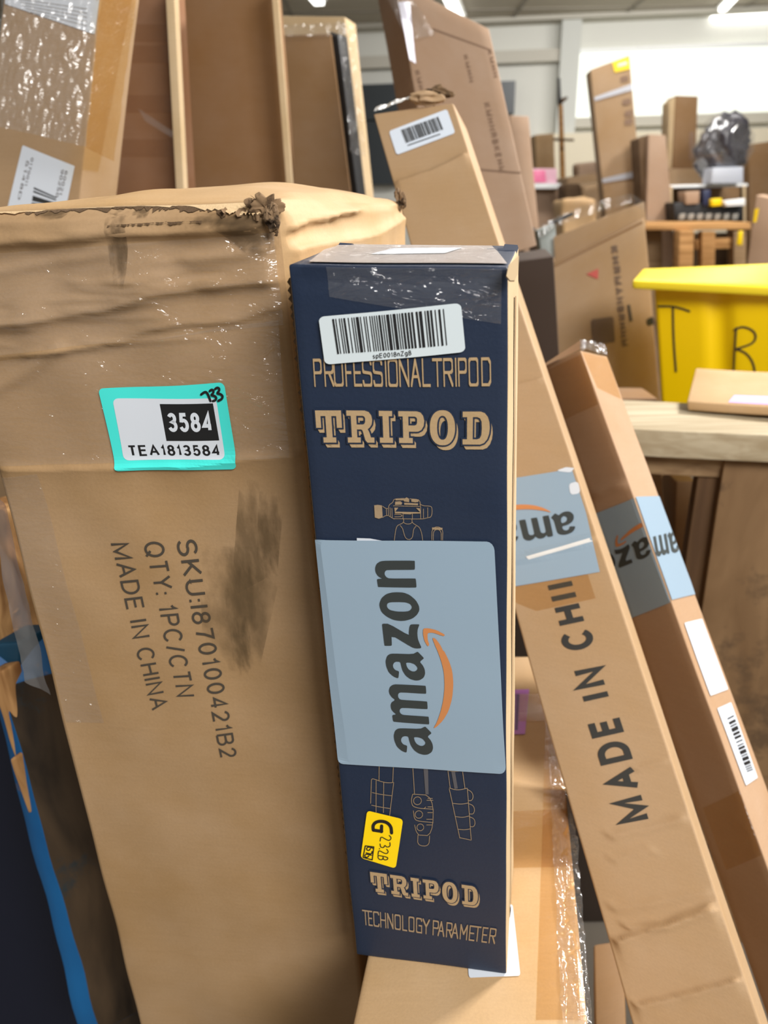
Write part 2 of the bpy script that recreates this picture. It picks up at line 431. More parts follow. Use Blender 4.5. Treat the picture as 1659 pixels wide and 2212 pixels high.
# ---- loose boxes standing upright, posts, boards
def wbox(name, org, w_, d_, h_, yaw, mat, parent=None, r=.002, res=.2, noise=(0, 1, 0), tilt=0., slot=None):
    """org = front left bottom corner; yaw turns the width axis"""
    ex = np.array([math.cos(yaw), math.sin(yaw), 0]); ey = np.array([-math.sin(yaw), math.cos(yaw), 0]); ez = np.array([0, 0, 1.])
    if tilt: ez = ez * math.cos(tilt) + ex * math.sin(tilt); ex = ex * math.cos(tilt) - np.array([0, 0, 1.]) * math.sin(tilt)
    o = np.asarray(org, float)
    fr = [o + ez * h_, o + ex * w_ + ez * h_, o + ex * w_, o]
    hx = Hex(fr, [p + ey * d_ for p in fr], r=r, noise=noise)
    hx.build(name, mat, res, parent, slot=slot); return hx

def empty(name, loc):
    o = bpy.data.objects.new(name, None); C.objects.link(o); o.location = [float(v) for v in loc]; o.empty_display_size = .05; return o
def wrapsheet(name, P00, P10, P11, P01, nx, ny, amp, freq, mat, parent, seed=1, nrm=(0, -.3, 1)):
    U, V_ = np.meshgrid(np.linspace(0, 1, nx), np.linspace(0, 1, ny)); U = U[..., None]; V_ = V_[..., None]
    P = (np.array(P00) * (1 - U) + np.array(P10) * U) * (1 - V_) + (np.array(P01) * (1 - U) + np.array(P11) * U) * V_
    nn = np.array(nrm, float); nn /= np.linalg.norm(nn)
    Q = P * np.array([1., .4, .6]); s = sines(Q, freq, seed); s2 = sines(Q, freq * 2.3, seed + 9)
    P = P + nn * ((np.abs(s) * amp + np.abs(s2) * amp * .5))[..., None]
    idx = np.arange(nx * ny).reshape(ny, nx); Fc = np.stack([idx[:-1, :-1], idx[:-1, 1:], idx[1:, 1:], idx[1:, :-1]], -1).reshape(-1, 4)
    uv = np.stack([(U * np.linalg.norm(np.array(P10) - P00))[..., 0].ravel(), (V_ * np.linalg.norm(np.array(P01) - P00))[..., 0].ravel()], -1)
    PP = P.reshape(-1, 3); c = PP.mean(0)
    o = mesh(name, PP - c, Fc, mat, parent, uv, True); o.location = c - np.array(parent.location); return o
# ------------------------------------------------------------------ materials
KRAFT = (176, 140, 100)
M_big = cardboard('kraft_worn', (164, 133, 96), var=.10, dirt=(9, .66, .35, (110, 85, 60)), seed=1)
M_box = cardboard('kraft_plain', (164, 136, 104), var=.06, seed=2, bump=.2)
M_mic = cardboard('kraft_long', (170, 141, 107), var=.05, seed=3, bump=.2)
M_thin = cardboard('kraft_thin', (172, 140, 110), var=.06, seed=4)
M_low = cardboard('kraft_low', (184, 152, 112), var=.08, seed=5)
M_edge = cardboard('kraft_edge', (192, 168, 132), var=.08, seed=6, rough=.8)
M_navy = cardboard('navy_print', (30, 42, 63), var=.05, rough=.5, spec=.35, seed=7, bump=.2)
M_red = cardboard('kraft_reddish', (140, 102, 74), var=.08, seed=8)
M_pink = cardboard('kraft_pinkish', (170, 143, 120), var=.05, seed=9)
M_brown = cardboard('kraft_brown', (138, 108, 76), var=.07, seed=10)
M_inner = cardboard('kraft_inner', (132, 100, 68), var=.06, seed=11)
M_torn = cardboard('torn_paper', (214, 186, 146), var=.18, seed=12, rough=.9, bump=.6)
M_dkpaper = cardboard('torn_dark', (96, 76, 56), var=.3, seed=13, rough=.95, bump=.8)
M_tan = cardboard('tan_ink', (172, 146, 110), var=.07, seed=14)
M_tan2 = cardboard('tan_ink_thin', (156, 134, 106), var=.07, seed=14)
M_ink = plain('black_ink', (44, 44, 42), .55)
M_ink2 = plain('worn_ink', (68, 60, 50), .7)
M_black = plain('black_print', (22, 22, 24), .5)
M_paper = plain('label_paper', (208, 214, 222), .45)
M_paper2 = plain('grey_label', (205, 216, 220), .45)
M_tea = plain('turquoise_label', (70, 222, 212), .4)
M_ylab = plain('yellow_label', (255, 216, 0), .4)
M_grey = plain('grey_blue_tape', (142, 163, 180), .38, spec=.5)
M_greyd = plain('logo_ink', (50, 56, 56), .5)
M_orange = plain('orange_ink', (196, 128, 76), .5)
M_purple = plain('purple_label', (178, 104, 196), .5)
M_purd = plain('purple_print', (96, 52, 120), .5)
M_film = clear_film('clear_wrap', gloss=.13, rough=.14, bumpscale=26, bump=1., haze=.05)
M_film3 = clear_film('crinkled_wrap', gloss=.17, rough=.24, bumpscale=42, bump=1., haze=.05)
M_film2 = clear_film('clear_tape', gloss=.09, rough=.13, bumpscale=38, bump=1., haze=.035, dist=.009)
M_filmy = clear_film('yellowed_tape', tint=(246, 230, 190), gloss=.10, rough=.15, bumpscale=45, bump=.8, haze=.02)
M_btape = clear_film('brown_tape', tint=(248, 236, 212), gloss=.06, rough=.3, bumpscale=25, bump=.4, haze=.02)
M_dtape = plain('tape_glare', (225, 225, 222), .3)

M_crush = cardboard('crushed_card', (124, 100, 74), var=.5, dirt=(70, .50, .8, (66, 50, 36)), seed=15, rough=.95)
M_crush2 = cardboard('crushed_card_dark', (112, 90, 66), var=.5, dirt=(70, .47, .9, (40, 30, 22)), seed=16, rough=.95)
def stainmat(name, rgb, alpha):
    if name in MATS: return MATS[name]
    m = bpy.data.materials.new(name); m.use_nodes = True; nt = m.node_tree; nt.nodes.clear(); N = nt.nodes.new; L = nt.links.new
    out = N('ShaderNodeOutputMaterial'); tr = N('ShaderNodeBsdfTransparent'); df = N('ShaderNodeBsdfDiffuse'); df.inputs[0].default_value = (*lin(rgb), 1)
    tc = N('ShaderNodeTexCoord'); sp = N('ShaderNodeSeparateXYZ'); L(tc.outputs['Generated'], sp.inputs[0])
    def mth(op, a, b=None):
        x = N('ShaderNodeMath'); x.operation = op
        for i, q in enumerate((a, b)):
            if q is None: continue
            if isinstance(q, (int, float)): x.inputs[i].default_value = q
            else: L(q, x.inputs[i])
        return x.outputs[0]
    dx = mth('SUBTRACT', sp.outputs[0], .5); dz = mth('SUBTRACT', sp.outputs[2], .5)
    rr = mth('SQRT', mth('ADD', mth('MULTIPLY', dx, dx), mth('MULTIPLY', dz, dz)))
    n = N('ShaderNodeTexNoise'); n.inputs['Scale'].default_value = 5; n.inputs['Detail'].default_value = 6; L(tc.outputs['Generated'], n.inputs['Vector'])
    k = mth('SUBTRACT', mth('ADD', n.outputs[0], .12), mth('MULTIPLY', rr, 1.25))
    mr = N('ShaderNodeMapRange'); mr.inputs['From Min'].default_value = 0; mr.inputs['From Max'].default_value = .5; mr.inputs['To Max'].default_value = alpha; L(k, mr.inputs['Value'])
    mx = N('ShaderNodeMixShader'); L(mr.outputs[0], mx.inputs[0]); L(tr.outputs[0], mx.inputs[1]); L(df.outputs[0], mx.inputs[2]); L(mx.outputs[0], out.inputs[0])
    MATS[name] = m; return m
M_st = stainmat('grey_smudge', (104, 86, 62), .42)
M_st2 = stainmat('dark_grime', (78, 64, 48), .5)

def wood(name, rgb, dark, scale=1., dirt=None, rough=.75, ax=(3, 60, 60), rot=0.):
    if name in MATS: return MATS[name]
    m, nt, b = newmat(name); N = nt.nodes.new; L = nt.links.new
    tc = N('ShaderNodeTexCoord'); mp = N('ShaderNodeMapping'); L(tc.outputs['Object'], mp.inputs[0]); mp.inputs['Scale'].default_value = tuple(a * scale for a in ax); mp.inputs['Rotation'].default_value = (0, 0, rot)
    n = N('ShaderNodeTexNoise'); n.inputs['Scale'].default_value = 1.; n.inputs['Detail'].default_value = 6; n.inputs['Distortion'].default_value = .6; L(mp.outputs[0], n.inputs['Vector'])
    r = N('ShaderNodeValToRGB'); r.color_ramp.elements[0].position = .35; r.color_ramp.elements[0].color = (*lin(dark), 1); r.color_ramp.elements[1].position = .68; r.color_ramp.elements[1].color = (*lin(rgb), 1)
    L(n.outputs[0], r.inputs[0]); col = r.outputs[0]
    if dirt:
        d = N('ShaderNodeTexNoise'); d.inputs['Scale'].default_value = dirt[0]; d.inputs['Detail'].default_value = 7; d.inputs['Roughness'].default_value = .7; L(tc.outputs['Object'], d.inputs['Vector'])
        mr = N('ShaderNodeMapRange'); mr.inputs['From Min'].default_value = dirt[1]; mr.inputs['From Max'].default_value = dirt[1] + .1; mr.inputs['To Max'].default_value = dirt[2]; L(d.outputs[0], mr.inputs[0])
        mx = N('ShaderNodeMix'); mx.data_type = 'RGBA'; L(mr.outputs[0], mx.inputs[0]); L(col, mx.inputs[6]); mx.inputs[7].default_value = (*lin(dirt[3]), 1); col = mx.outputs[2]
    L(col, b.inputs['Base Color']); b.inputs['Roughness'].default_value = rough; b.inputs['Specular IOR Level'].default_value = .3
    bp = N('ShaderNodeBump'); bp.inputs['Strength'].default_value = .4; bp.inputs['Distance'].default_value = .002; L(n.outputs[0], bp.inputs['Height']); L(bp.outputs[0], b.inputs['Normal'])
    MATS[name] = m; return m
M_pine = wood('pine_board', (186, 174, 148), (154, 138, 110))
M_pine2 = wood('pine_shade', (160, 134, 100), (126, 100, 72))
M_ply = wood('stained_plywood', (140, 112, 80), (112, 86, 58), dirt=(6, .50, .8, (84, 66, 48)), ax=(14, 14, 3))
M_post = wood('dark_post', (104, 78, 52), (78, 56, 36), ax=(40, 40, 3))
M_pal = wood('orange_pine', (196, 150, 96), (150, 108, 62))

# ------------------------------------------------------------------ the room
WYAW = math.radians(-7.6); WN = np.array([math.sin(-WYAW) * -1, -math.cos(WYAW), 0.]); W0 = np.array([0, 10.5, 0.])
WN = np.array([-math.sin(math.radians(7.6)), -math.cos(math.radians(7.6)), 0.])
WX = np.array([math.cos(math.radians(7.6)), -math.sin(math.radians(7.6)), 0.])
def wallpt(px, py, off=0.):
    d = _f + (px - CX) / F * CR + (py - CY) / F * CD
    return CAM + d * ((W0 + WN * off - CAM) @ WN) / (d @ WN)
CEIL = 3.34
M_floor = plain('concrete_floor', (120, 112, 100), .8)
M_wall = plain('painted_wall', (222, 222, 214), .8)
M_ceil = plain('ceiling_tile', (188, 180, 164), .9)
M_rail = plain('ceiling_rail', (150, 142, 128), .7)
def struct(o): o['kind'] = 'structure'; return o
def slab(name, a, b, mat):
    (x0, y0, z0), (x1, y1, z1) = a, b
    V = [(x, y, z) for x in (x0, x1) for y in (y0, y1) for z in (z0, z1)]
    return mesh(name, V, [(0, 1, 3, 2), (4, 6, 7, 5), (0, 4, 5, 1), (2, 3, 7, 6), (0, 2, 6, 4), (1, 5, 7, 3)], mat)
struct(slab('floor', (-7, -2.5, -.12), (9, 13, 0), M_floor))
ce = struct(slab('ceiling', (-7, 0.2, CEIL), (9, 13, CEIL + .1), M_ceil))
for k in range(9):      # rails between the big ceiling tiles
    slab('ceiling_rail', (-6, 1.2 + k * 1.2, CEIL - .012), (8, 1.24 + k * 1.2, CEIL + .01), M_rail).parent = ce
for k in range(11):
    slab('ceiling_rail', (-5.8 + k * 1.22, .3, CEIL - .012), (-5.76 + k * 1.22, 12, CEIL + .01), M_rail).parent = ce
def wallslab(name, x0, x1, z0, z1, o0, o1, mat, parent=None):
    V = [W0 + WX * x + WN * o + np.array([0, 0, z]) for x in (x0, x1) for o in (o1, o0) for z in (z0, z1)]
    o = mesh(name, V, [(0, 2, 3, 1), (4, 5, 7, 6), (0, 1, 5, 4), (2, 6, 7, 3), (0, 4, 6, 2), (1, 3, 7, 5)], mat, parent); return o
wl = struct(wallslab('wall_back', -7, 9, 0, CEIL, -.2, 0, M_wall))
def wx(px, py): return float((wallpt(px, py) - W0) @ WX)
def wz(px, py): return float(wallpt(px, py)[2])
M_wgrey = plain('wall_band', (196, 192, 180), .8); M_white = plain('white_gloss', (244, 246, 246), .5)
M_beige = plain('beige_panel', (224, 214, 190), .8)
M_dark = plain('dark_screen', (52, 58, 62), .35)
M_win = plain('bright_pane', (240, 244, 236), .4, emit=(232, 238, 226), es=.34)
wallslab('wall_band', -7, wx(1243, 120), wz(900, 148), wz(900, 122), 0, .16, M_wgrey, wl)      # recess bands
wallslab('wall_band', wx(1203, 200), wx(1243, 200), 0, CEIL - .02, 0, .22, plain('column_paint', (206, 208, 202), .8), wl)
wallslab('wall_band', -7, 9, wz(900, 66), CEIL - .001, .0, .3, M_wgrey, wl)
wallslab('wall_band', wx(1243, 120), 9, wz(1450, 272), wz(1450, 250), 0, .12, M_wgrey, wl)
wallslab('wall_band', wx(1160, 300), 9, .3, wz(1250, 292), .0, .35, M_beige, wl)
wn = struct(wallslab('window_1', wx(1243, 200), 9, wz(1450, 250), wz(1450, 104), -.02, .03, M_win))
wallslab('window_frame', wx(1243, 200), 9, wz(1450, 108), wz(1450, 100), .03, .07, M_white, wn)
for a, b, c, e in ((786, 868, 187, 262), (786, 868, 266, 400), (1080, 1112, 180, 248)):
    wallslab('dark_panel', wx(a, 200), wx(b, 200), wz(a, e), wz(a, c), 0, .18, M_dark, wl)
M_lamp = plain('tube_glow', (255, 255, 255), .5, emit=(255, 255, 250), es=2.)
M_lampb = plain('lamp_housing', (225, 225, 220), .5)
def lamp(x0, y0, x1, y1, wd, label):
    a, b = np.array([x0, y0]), np.array([x1, y1]); d = (b - a) / np.linalg.norm(b - a); n = np.array([-d[1], d[0]]) * wd / 2
    e = empty('ceiling_light', (*((a + b) / 2), CEIL)); c = (a + b) / 2
    def bx(nm, k, z0, z1, mt):
        V = [(*(p + s * n * k - c), z) for p in (a, b) for s in (-1, 1) for z in (z0, z1)]
        mesh(nm, V, [(0, 1, 3, 2), (4, 6, 7, 5), (0, 4, 5, 1), (2, 3, 7, 6), (0, 2, 6, 4), (1, 5, 7, 3)], mt, e)
    bx('lamp_housing', 1.3, -.03, 0, M_lampb); bx('light_tube', .8, -.065, -.03, M_lamp)
    return tag(e, label, 'ceiling light')
def cpt(px, py): q = at_height(px, py, CEIL - .05); return q[0], q[1]
lamp(*cpt(958, -30), *cpt(991, 42), .13, 'narrow tube light on the ceiling above the leaning pinkish carton')
lamp(*cpt(640, -50), *cpt(690, 8), .12, 'ceiling tube light above the shrink-wrapped brown carton, only its end in view')
a_, b_ = cpt(1532, 41), cpt(1800, 27); lamp(*a_, *b_, .3, 'bright ceiling light at the upper right above the window')
lamp(*cpt(1560, 22), *cpt(1595, -15), .09, 'thin tube light running up to the picture top at the upper right')

# ------------------------------------------------------------------ big worn carton
front = [(-150, 458, .494), (598, 427, .454), (789, 2212, .747), (300, 2212, .787)]
big = hexpx(front, bvec=np.array(unp(868, 436, .81)) - unp(598, 427, .454), ext=.02, r=.004, noise=(.0006, 38, 5))
_rc = random.Random(12)
fine_folds = []
for k in range(20):
    x0 = _rc.uniform(-60, 420); x1 = x0 + _rc.uniform(60, 220); y0 = 465 + 310 * _rc.random(); sl = _rc.uniform(-.16, .02)
    fine_folds.append(([(x0, y0), ((x0 + x1) / 2, y0 + sl * (x1 - x0) / 2 + _rc.uniform(-4, 4)), (x1, y0 + sl * (x1 - x0))], .0022, _rc.choice((.0007, .0005, -.0006)), 'ridge'))
cf = crease_fn(big, 'front', fine_folds + [
    ([(-150, 545), (0, 530), (150, 520), (300, 508), (430, 500), (560, 492), (620, 470)], .016, .0045, 'lip'),
    ([(-150, 720), (0, 702), (120, 692), (240, 668), (330, 636), (450, 618), (640, 600)], .018, .0045, 'lip'),
    ([(-150, 790), (0, 770), (170, 756), (270, 738), (320, 712), (400, 700), (510, 695), (590, 668)], .008, .0020, 'lip'),
    ([(-150, 900), (0, 835), (60, 800), (110, 768), (130, 752)], .005, .0016, 'ridge'),
    ([(-150, 1006), (0, 1012), (120, 1014), (250, 1008), (400, 1004), (560, 984), (640, 978)], .007, .0026, 'shelf'),
    ([(-150, 480), (0, 480), (200, 468), (400, 462), (560, 455)], .004, .0013, 'lip'),
    ([(420, 560), (470, 556), (540, 545), (600, 520)], .004, .0014, 'ridge'),
    ([(-150, 590), (0, 585), (120, 566), (240, 545)], .004, .0010, 'ridge')])
big.disp = {'front': lambda u, v, A, B: 1.35 * cf(u, v, A, B) + .0012 * sines(np.stack([u * A, v * B, 0 * u], -1), 60, 3) * np.exp(-v * B / .3) + .0005 * sines(np.stack([u * A * 2, v * B, 0 * u], -1), 26, 8)
            + .005 * np.exp(-v * B / .12) * np.sin(np.pi * u)}
cr = crease_fn(big, 'right', [
    ([(598, 500), (640, 484), (710, 468), (760, 452), (785, 440), (868, 441)], .010, .006, 'lip'),
    ([(598, 545), (640, 535), (728, 522), (798, 503), (868, 470)], .012, .006, 'shelf'),
    ([(605, 425), (640, 413), (700, 412)], .005, .002, 'lip'), ([(598, 640), (700, 620), (868, 600)], .02, .004, 'lip')])
big.disp['right'] = lambda u, v, A, B: cr(u, v, A, B) + .0022 * sines(np.stack([u * A, v * B, 0 * u], -1), 34, 14) * np.exp(-v * B / .25) + .004 * np.sin(np.pi * u) * np.exp(-v * B / .1)
big.disp['top'] = lambda u, v, A, B: .021 * np.sin(np.pi * np.clip(u, 0, 1)) ** .6 * np.sin(np.pi * v) ** .7 * (.35 + .65 * u) + .001 * sines(np.stack([u * A, v * B, 0 * u], -1), 60, 4)
vr = np.concatenate([np.linspace(0, .3, 250), np.linspace(.3, 1, 140)[1:]])
b0 = big.build('cardboard_box', [M_big, M_low], .004, vrows=lambda f: vr if f in ('front', 'right') else (np.linspace(0, 1, 60) if f in ('left', 'back') else None), slot={'top': 1, 'right': 1})
tag(b0, 'large battered brown carton with turquoise label, crushed upper edge and printed lines, left foreground', 'carton')
# clear tape over the dented upper part, and down the left edge
sheet(big, 'front', 'clear_tape', [(-150, 560), (592, 500), (612, 700), (-150, 780)], .0009, M_film2, rad=0, n=(90, 40))
sheet(big, 'front', 'clear_tape', [(-150, 800), (600, 690), (625, 985), (-150, 1010)], .0007, M_film2, rad=0, n=(60, 40))
sheet(big, 'front', 'edge_tape', [(5, 1030), (85, 1020), (225, 1560), (145, 1560)], .0008, M_film2, rad=0, n=(10, 50), clampu=(.004, .99))
# torn strip of liner along the top edge, grime in its tears
def jag_strip(hx, face, name, top, bot, n, jit, off, mat, seed=0):
    r = random.Random(seed); V = []; Fc = []
    tu = np.linspace(0, 1, n)
    tx = np.interp(tu, np.linspace(0, 1, len(top)), [p[0] for p in top]); ty = np.interp(tu, np.linspace(0, 1, len(top)), [p[1] for p in top])
    bx = np.interp(tu, np.linspace(0, 1, len(bot)), [p[0] for p in bot]); by = np.interp(tu, np.linspace(0, 1, len(bot)), [p[1] for p in bot])
    j = 0
    for k in range(n):
        j = .55 * j + r.uniform(-jit, jit); j2 = r.uniform(0, jit * .3)
        for q in (0, .5, 1): V.append((tx[k] + (bx[k] - tx[k]) * q, ty[k] + j2 * (1 - q) + (by[k] + j - ty[k]) * q))
    for k in range(n - 1):
        for q in (0, 1): a = 3 * k + q; Fc.append((a, a + 1, a + 4, a + 3))
    u, v = hx.uv_of(face, [p[0] for p in V], [p[1] for p in V])
    v = np.maximum(v, .0005)
    return lay(hx, face, name, np.stack([u, v], -1), Fc, off, mat)
jag_strip(big, 'front', 'torn_liner', [(-140, 452), (0, 452), (200, 438), (400, 432), (560, 432)], [(-140, 466), (0, 458), (170, 444), (300, 443), (420, 440), (500, 452), (572, 462)], 170, 4.5, .0022, M_torn, 2)
jag_strip(big, 'front', 'grime', [(60, 455), (240, 443), (400, 440), (500, 448)], [(60, 458), (240, 452), (330, 452), (400, 447), (500, 462)], 120, 6, .0014, M_dkpaper, 5)
jag_strip(big, 'front', 'grime', [(250, 485), (350, 478), (450, 472)], [(250, 487), (350, 481), (450, 475)], 60, 3, .0012, M_dkpaper, 6)
for q in ([(240, 445), (290, 440), (285, 620), (255, 625)], [(60, 448), (170, 440), (150, 470), (100, 475)], [(400, 455), (590, 450), (600, 490), (420, 500)], [(290, 430), (330, 430), (330, 470), (295, 470)],
          [(450, 470), (600, 450), (610, 560), (560, 560)]):
    sheet(big, 'front', 'grime', q, .0010, M_st2, rad=0, n=(10, 10))
for q in ([(520, 1030), (575, 1040), (590, 1240), (500, 1290)], [(560, 1060), (615, 1060), (600, 1250), (555, 1250)], [(480, 1180), (560, 1180), (560, 1380), (495, 1380)], [(495, 1330), (540, 1330), (545, 1460), (505, 1460)],
          [(430, 1180), (620, 1180), (560, 1450), (440, 1450)]):
    sheet(big, 'front', 'smudge', q, .0006, M_st, rad=0, n=(4, 8))
# crushed and shredded corner
def shreds(name, hx, ctr, n, rad, mat, parent, seed, ax=(1, .6, 1)):
    r = random.Random(seed); V = []; Fc = []
    for _ in range(n):
        c = np.array(ctr) + np.array([r.gauss(0, rad) * a for a in ax]); d = np.array([r.gauss(0, 1) for _ in range(3)]); d[1] *= .5; d /= np.linalg.norm(d); e = np.cross(d, [r.gauss(0, 1) for _ in range(3)]); e /= np.linalg.norm(e)
        L_ = r.uniform(.5, 1.3) * rad; wd = r.uniform(.4, 1.1) * rad; b = len(V); nseg = 5
        f = np.cross(d, e)
        for k in range(nseg + 1):
            t = k / nseg; p = c + d * L_ * (t - .5) + f * rad * .4 * math.sin(t * 3.1 + r.uniform(-.6, .6)) + e * r.uniform(-.1, .1) * rad
            ww = wd * (1 - .5 * abs(t - .5) * 2); V += [p - e * ww / 2, p + e * ww / 2]
        for k in range(nseg): a = b + 2 * k; Fc.append((a, a + 1, a + 3, a + 2))
    V = np.array(V); o = mesh(name, V - np.array(parent.location), Fc, mat, parent, V[:, [0, 2]], True); return o
def crumple(name, ctr, rad, sc, seed, mat, parent):
    bm = bmesh.new(); bmesh.ops.create_icosphere(bm, subdivisions=5, radius=1.)
    P = np.array([v.co[:] for v in bm.verts]); rg = 1.05 - np.abs(sines(P, 2.2, seed)) * .42 - np.abs(sines(P, 4.4, seed + 1)) * .36
    P = P * rg[:, None] * rad * np.array(sc)
    for v, q in zip(bm.verts, P): v.co = q
    me = bpy.data.meshes.new(name); bm.to_mesh(me); bm.free()
    l = me.uv_layers.new(name='UVMap'); vi = np.empty(len(me.loops), int); me.loops.foreach_get('vertex_index', vi)
    l.data.foreach_set('uv', P[vi][:, [0, 2]].ravel()); o = link(name, me, mat, parent, True); o.location = np.array(ctr) - np.array(parent.location); return o
crumple('crushed_corner', unp(572, 446, .452), .0100, (1.2, .5, .8), 3, M_crush, b0)
crumple('crushed_corner', unp(588, 472, .450), .0070, (.8, .5, 1.3), 5, M_crush2, b0)
crumple('crushed_corner', unp(864, 432, .79), .010, (.7, .6, 1.4), 7, M_crush2, b0)
shreds('torn_paper', big, unp(540, 452, .450), 6, .005, M_crush, b0, 4, (1.6, .2, .8)); shreds('torn_paper', big, unp(585, 478, .447), 5, .004, M_dkpaper, b0, 8, (.6, .3, 1.4))
# turquoise label
def T879(p): return [(200 + x / 4.879, 800 + y / 4.879) for x, y in p]
st = sheet(big, 'front', 'turquoise_label', T879([(78, 190), (1400, 112), (1540, 1020), (268, 1035)]), .0013, M_tea, rad=.06, n=(30, 24), asp=.66)
wh = sheet(big, 'front', 'white_panel', T879([(225, 292), (1315, 275), (1412, 920), (345, 938)]), .0015, M_paper, rad=.09, n=(30, 24), parent=st, asp=.6)
def under(o):  # keep print on the second level under its sticker
    return o
sheet(big, 'front', 'number_block', T879([(715, 340), (1282, 328), (1348, 720), (790, 732)]), .0017, M_black, rad=0, n=(16, 12), parent=st)
write(big, 'front', 'printed_number', '3584', T879([(784, 432), (1262, 420), (1290, 628), (815, 635)]), .0019, M_paper, wt=.19, track=.10, parent=st)
write(big, 'front', 'printed_code', 'TEA1813584', T879([(376, 782), (1345, 767), (1368, 882), (402, 895)]), .0017, M_black, wt=.165, track=.13, parent=st)
penlines(big, 'front', 'handwriting', [T879(l) for l in ([(1158, 232), (1192, 208), (1215, 208), (1235, 240), (1257, 302)], [(1250, 198), (1272, 182), (1292, 195), (1288, 220), (1262, 242), (1305, 250), (1322, 272), (1310, 296), (1282, 303)],
    [(1308, 178), (1330, 163), (1352, 172), (1352, 198), (1325, 224), (1368, 232), (1390, 255), (1380, 284), (1340, 302)])], 5.2, .0019, M_black, parent=st)
# printed lines
def C237(p): return [(x / 2.37, 1000 + y / 2.37) for x, y in p]
for t, q in (('SKU:I870100421B2', [(1003, 385), (1215, 1500), (1130, 1512), (900, 392)]), ('QTY: 1PC/CTN', [(838, 392), (998, 1190), (905, 1196), (738, 400)]),
             ('MADE IN CHINA', [(665, 402), (860, 1250), (775, 1268), (568, 410)])):
    write(big, 'front', 'printed_text', t, C237(q), .0006, M_ink2, wt=.118, track=.165)

wrapsheet('side_wrap', unp(-30, 1040, .60), unp(14, 1090, .60), unp(112, 1500, .672), unp(58, 1470, .68), 20, 60, .003, 60, clear_film('greyed_wrap', tint=(215, 200, 185), gloss=.05, rough=.3, bumpscale=20, bump=.5, haze=.18), b0, 31, (-.5, -1, 0))
# ------------------------------------------------------------------ lower carton (lies under the tripod box)
ZL = .870
def L3(x, y, z): return np.array([x, y, z])
low = Hex([L3(-.045, .32, ZL), L3(.136, .32, ZL), L3(.15, .32, .0), L3(.03, .32, .0)], [L3(.062, .9, ZL), L3(.228, .9, ZL), L3(.24, .9, .0), L3(.11, .9, .0)], r=.003)
low.disp = {'top': lambda u, v, A, B: .0008 * sines(np.stack([u * A, v * B, 0 * u], -1), 50, 33)}
lo = low.build('cardboard_box', M_low, .03, fine={'top': .006})
tag(lo, 'taped brown carton standing under the navy tripod box, torn clear wrap along its right edge', 'carton')
sheet(low, 'top', 'brown_tape', [(1180, 1500), (1222, 1500), (1268, 2205), (1158, 2205)], .0006, M_btape, rad=0, n=(8, 30))
sheet(low, 'top', 'brown_tape', [(1100, 1755), (1240, 1745), (1258, 1872), (1092, 1876)], .0009, M_btape, rad=0, n=(10, 10))
sheet(low, 'top', 'brown_tape', [(1120, 1500), (1215, 1500), (1222, 1560), (1120, 1560)], .0009, M_btape, rad=0, n=(10, 10))
sheet(low, 'top', 'white_label', [(1000, 1958), (1107, 1955), (1124, 2109), (1013, 2113)], .0008, M_paper, rad=.04, n=(8, 8))
pu = sheet(low, 'top', 'purple_label', [(1085, 1490), (1143, 1490), (1134, 1588), (1078, 1590)], .0008, M_purple, rad=.02, n=(6, 8))
bars(low, 'top', 'barcode', [(1100, 1500), (1122, 1500), (1118, 1580), (1098, 1580)], .0012, M_purd, n=4, seed=3, parent=pu)
# wrinkled wrap along the right edge
wrapsheet('clear_wrap', L3(.116, .33, ZL + .001), L3(.140, .33, ZL - .002), L3(.220, .80, ZL - .002), L3(.197, .80, ZL + .001), 24, 200, .003, 260, M_film, lo, 4, (.3, 0, 1))

# ------------------------------------------------------------------ navy tripod box
bvt = unp(733, 528, .521) - unp(622, 571, .421)
tBL, tBR = at_height(770, 2062, ZL + .001), at_height(1094, 2105, ZL + .001)
tf = [unp(622, 571, .421), unp(1099, 577, .405), tBR, tBL]
tri = Hex(tf, [tf[0] + bvt, unp(1120, 531, .500), tBR + bvt * np.array([1, 1, 0]), tBL + bvt * np.array([1, 1, 0])], r=.0016, noise=(.0003, 40, 2))
ct = crease_fn(tri, 'front', [([(600, 611), (900, 612), (1110, 604)], .0016, -.0012, 'fold'), ([(640, 1035), (900, 1040), (1110, 1035)], .02, .0006, 'ridge')])
tri.disp = {'front': lambda u, v, A, B: ct(u, v, A, B) - .003 * sstep((.011 - v * B) / .011)}
t0 = tri.build('cardboard_box', [M_navy, M_edge], .006, slot={'right': 1, 'left': 1})
tag(t0, 'tall navy tripod box with grey-blue tape label and white barcode, centre front', 'carton')
def C3(p): return [(600 + x / 3.016, 500 + y / 3.016) for x, y in p]
lb = sheet(tri, 'front', 'barcode_label', C3([(268, 552), (1193, 463), (1222, 780), (312, 864)]), .0016, M_paper2, rad=.10, n=(16, 12), asp=.42)
bars(tri, 'front', 'barcode', C3([(358, 565), (1082, 500), (1103, 735), (393, 793)]), .0019, M_black, n=36, seed=5, parent=lb, fill=.36)
write(tri, 'front', 'label_code', 'spE0018nZg8', C3([(620, 790), (868, 765), (872, 797), (622, 822)]), .0019, M_black, wt=.13, track=.16, parent=lb)
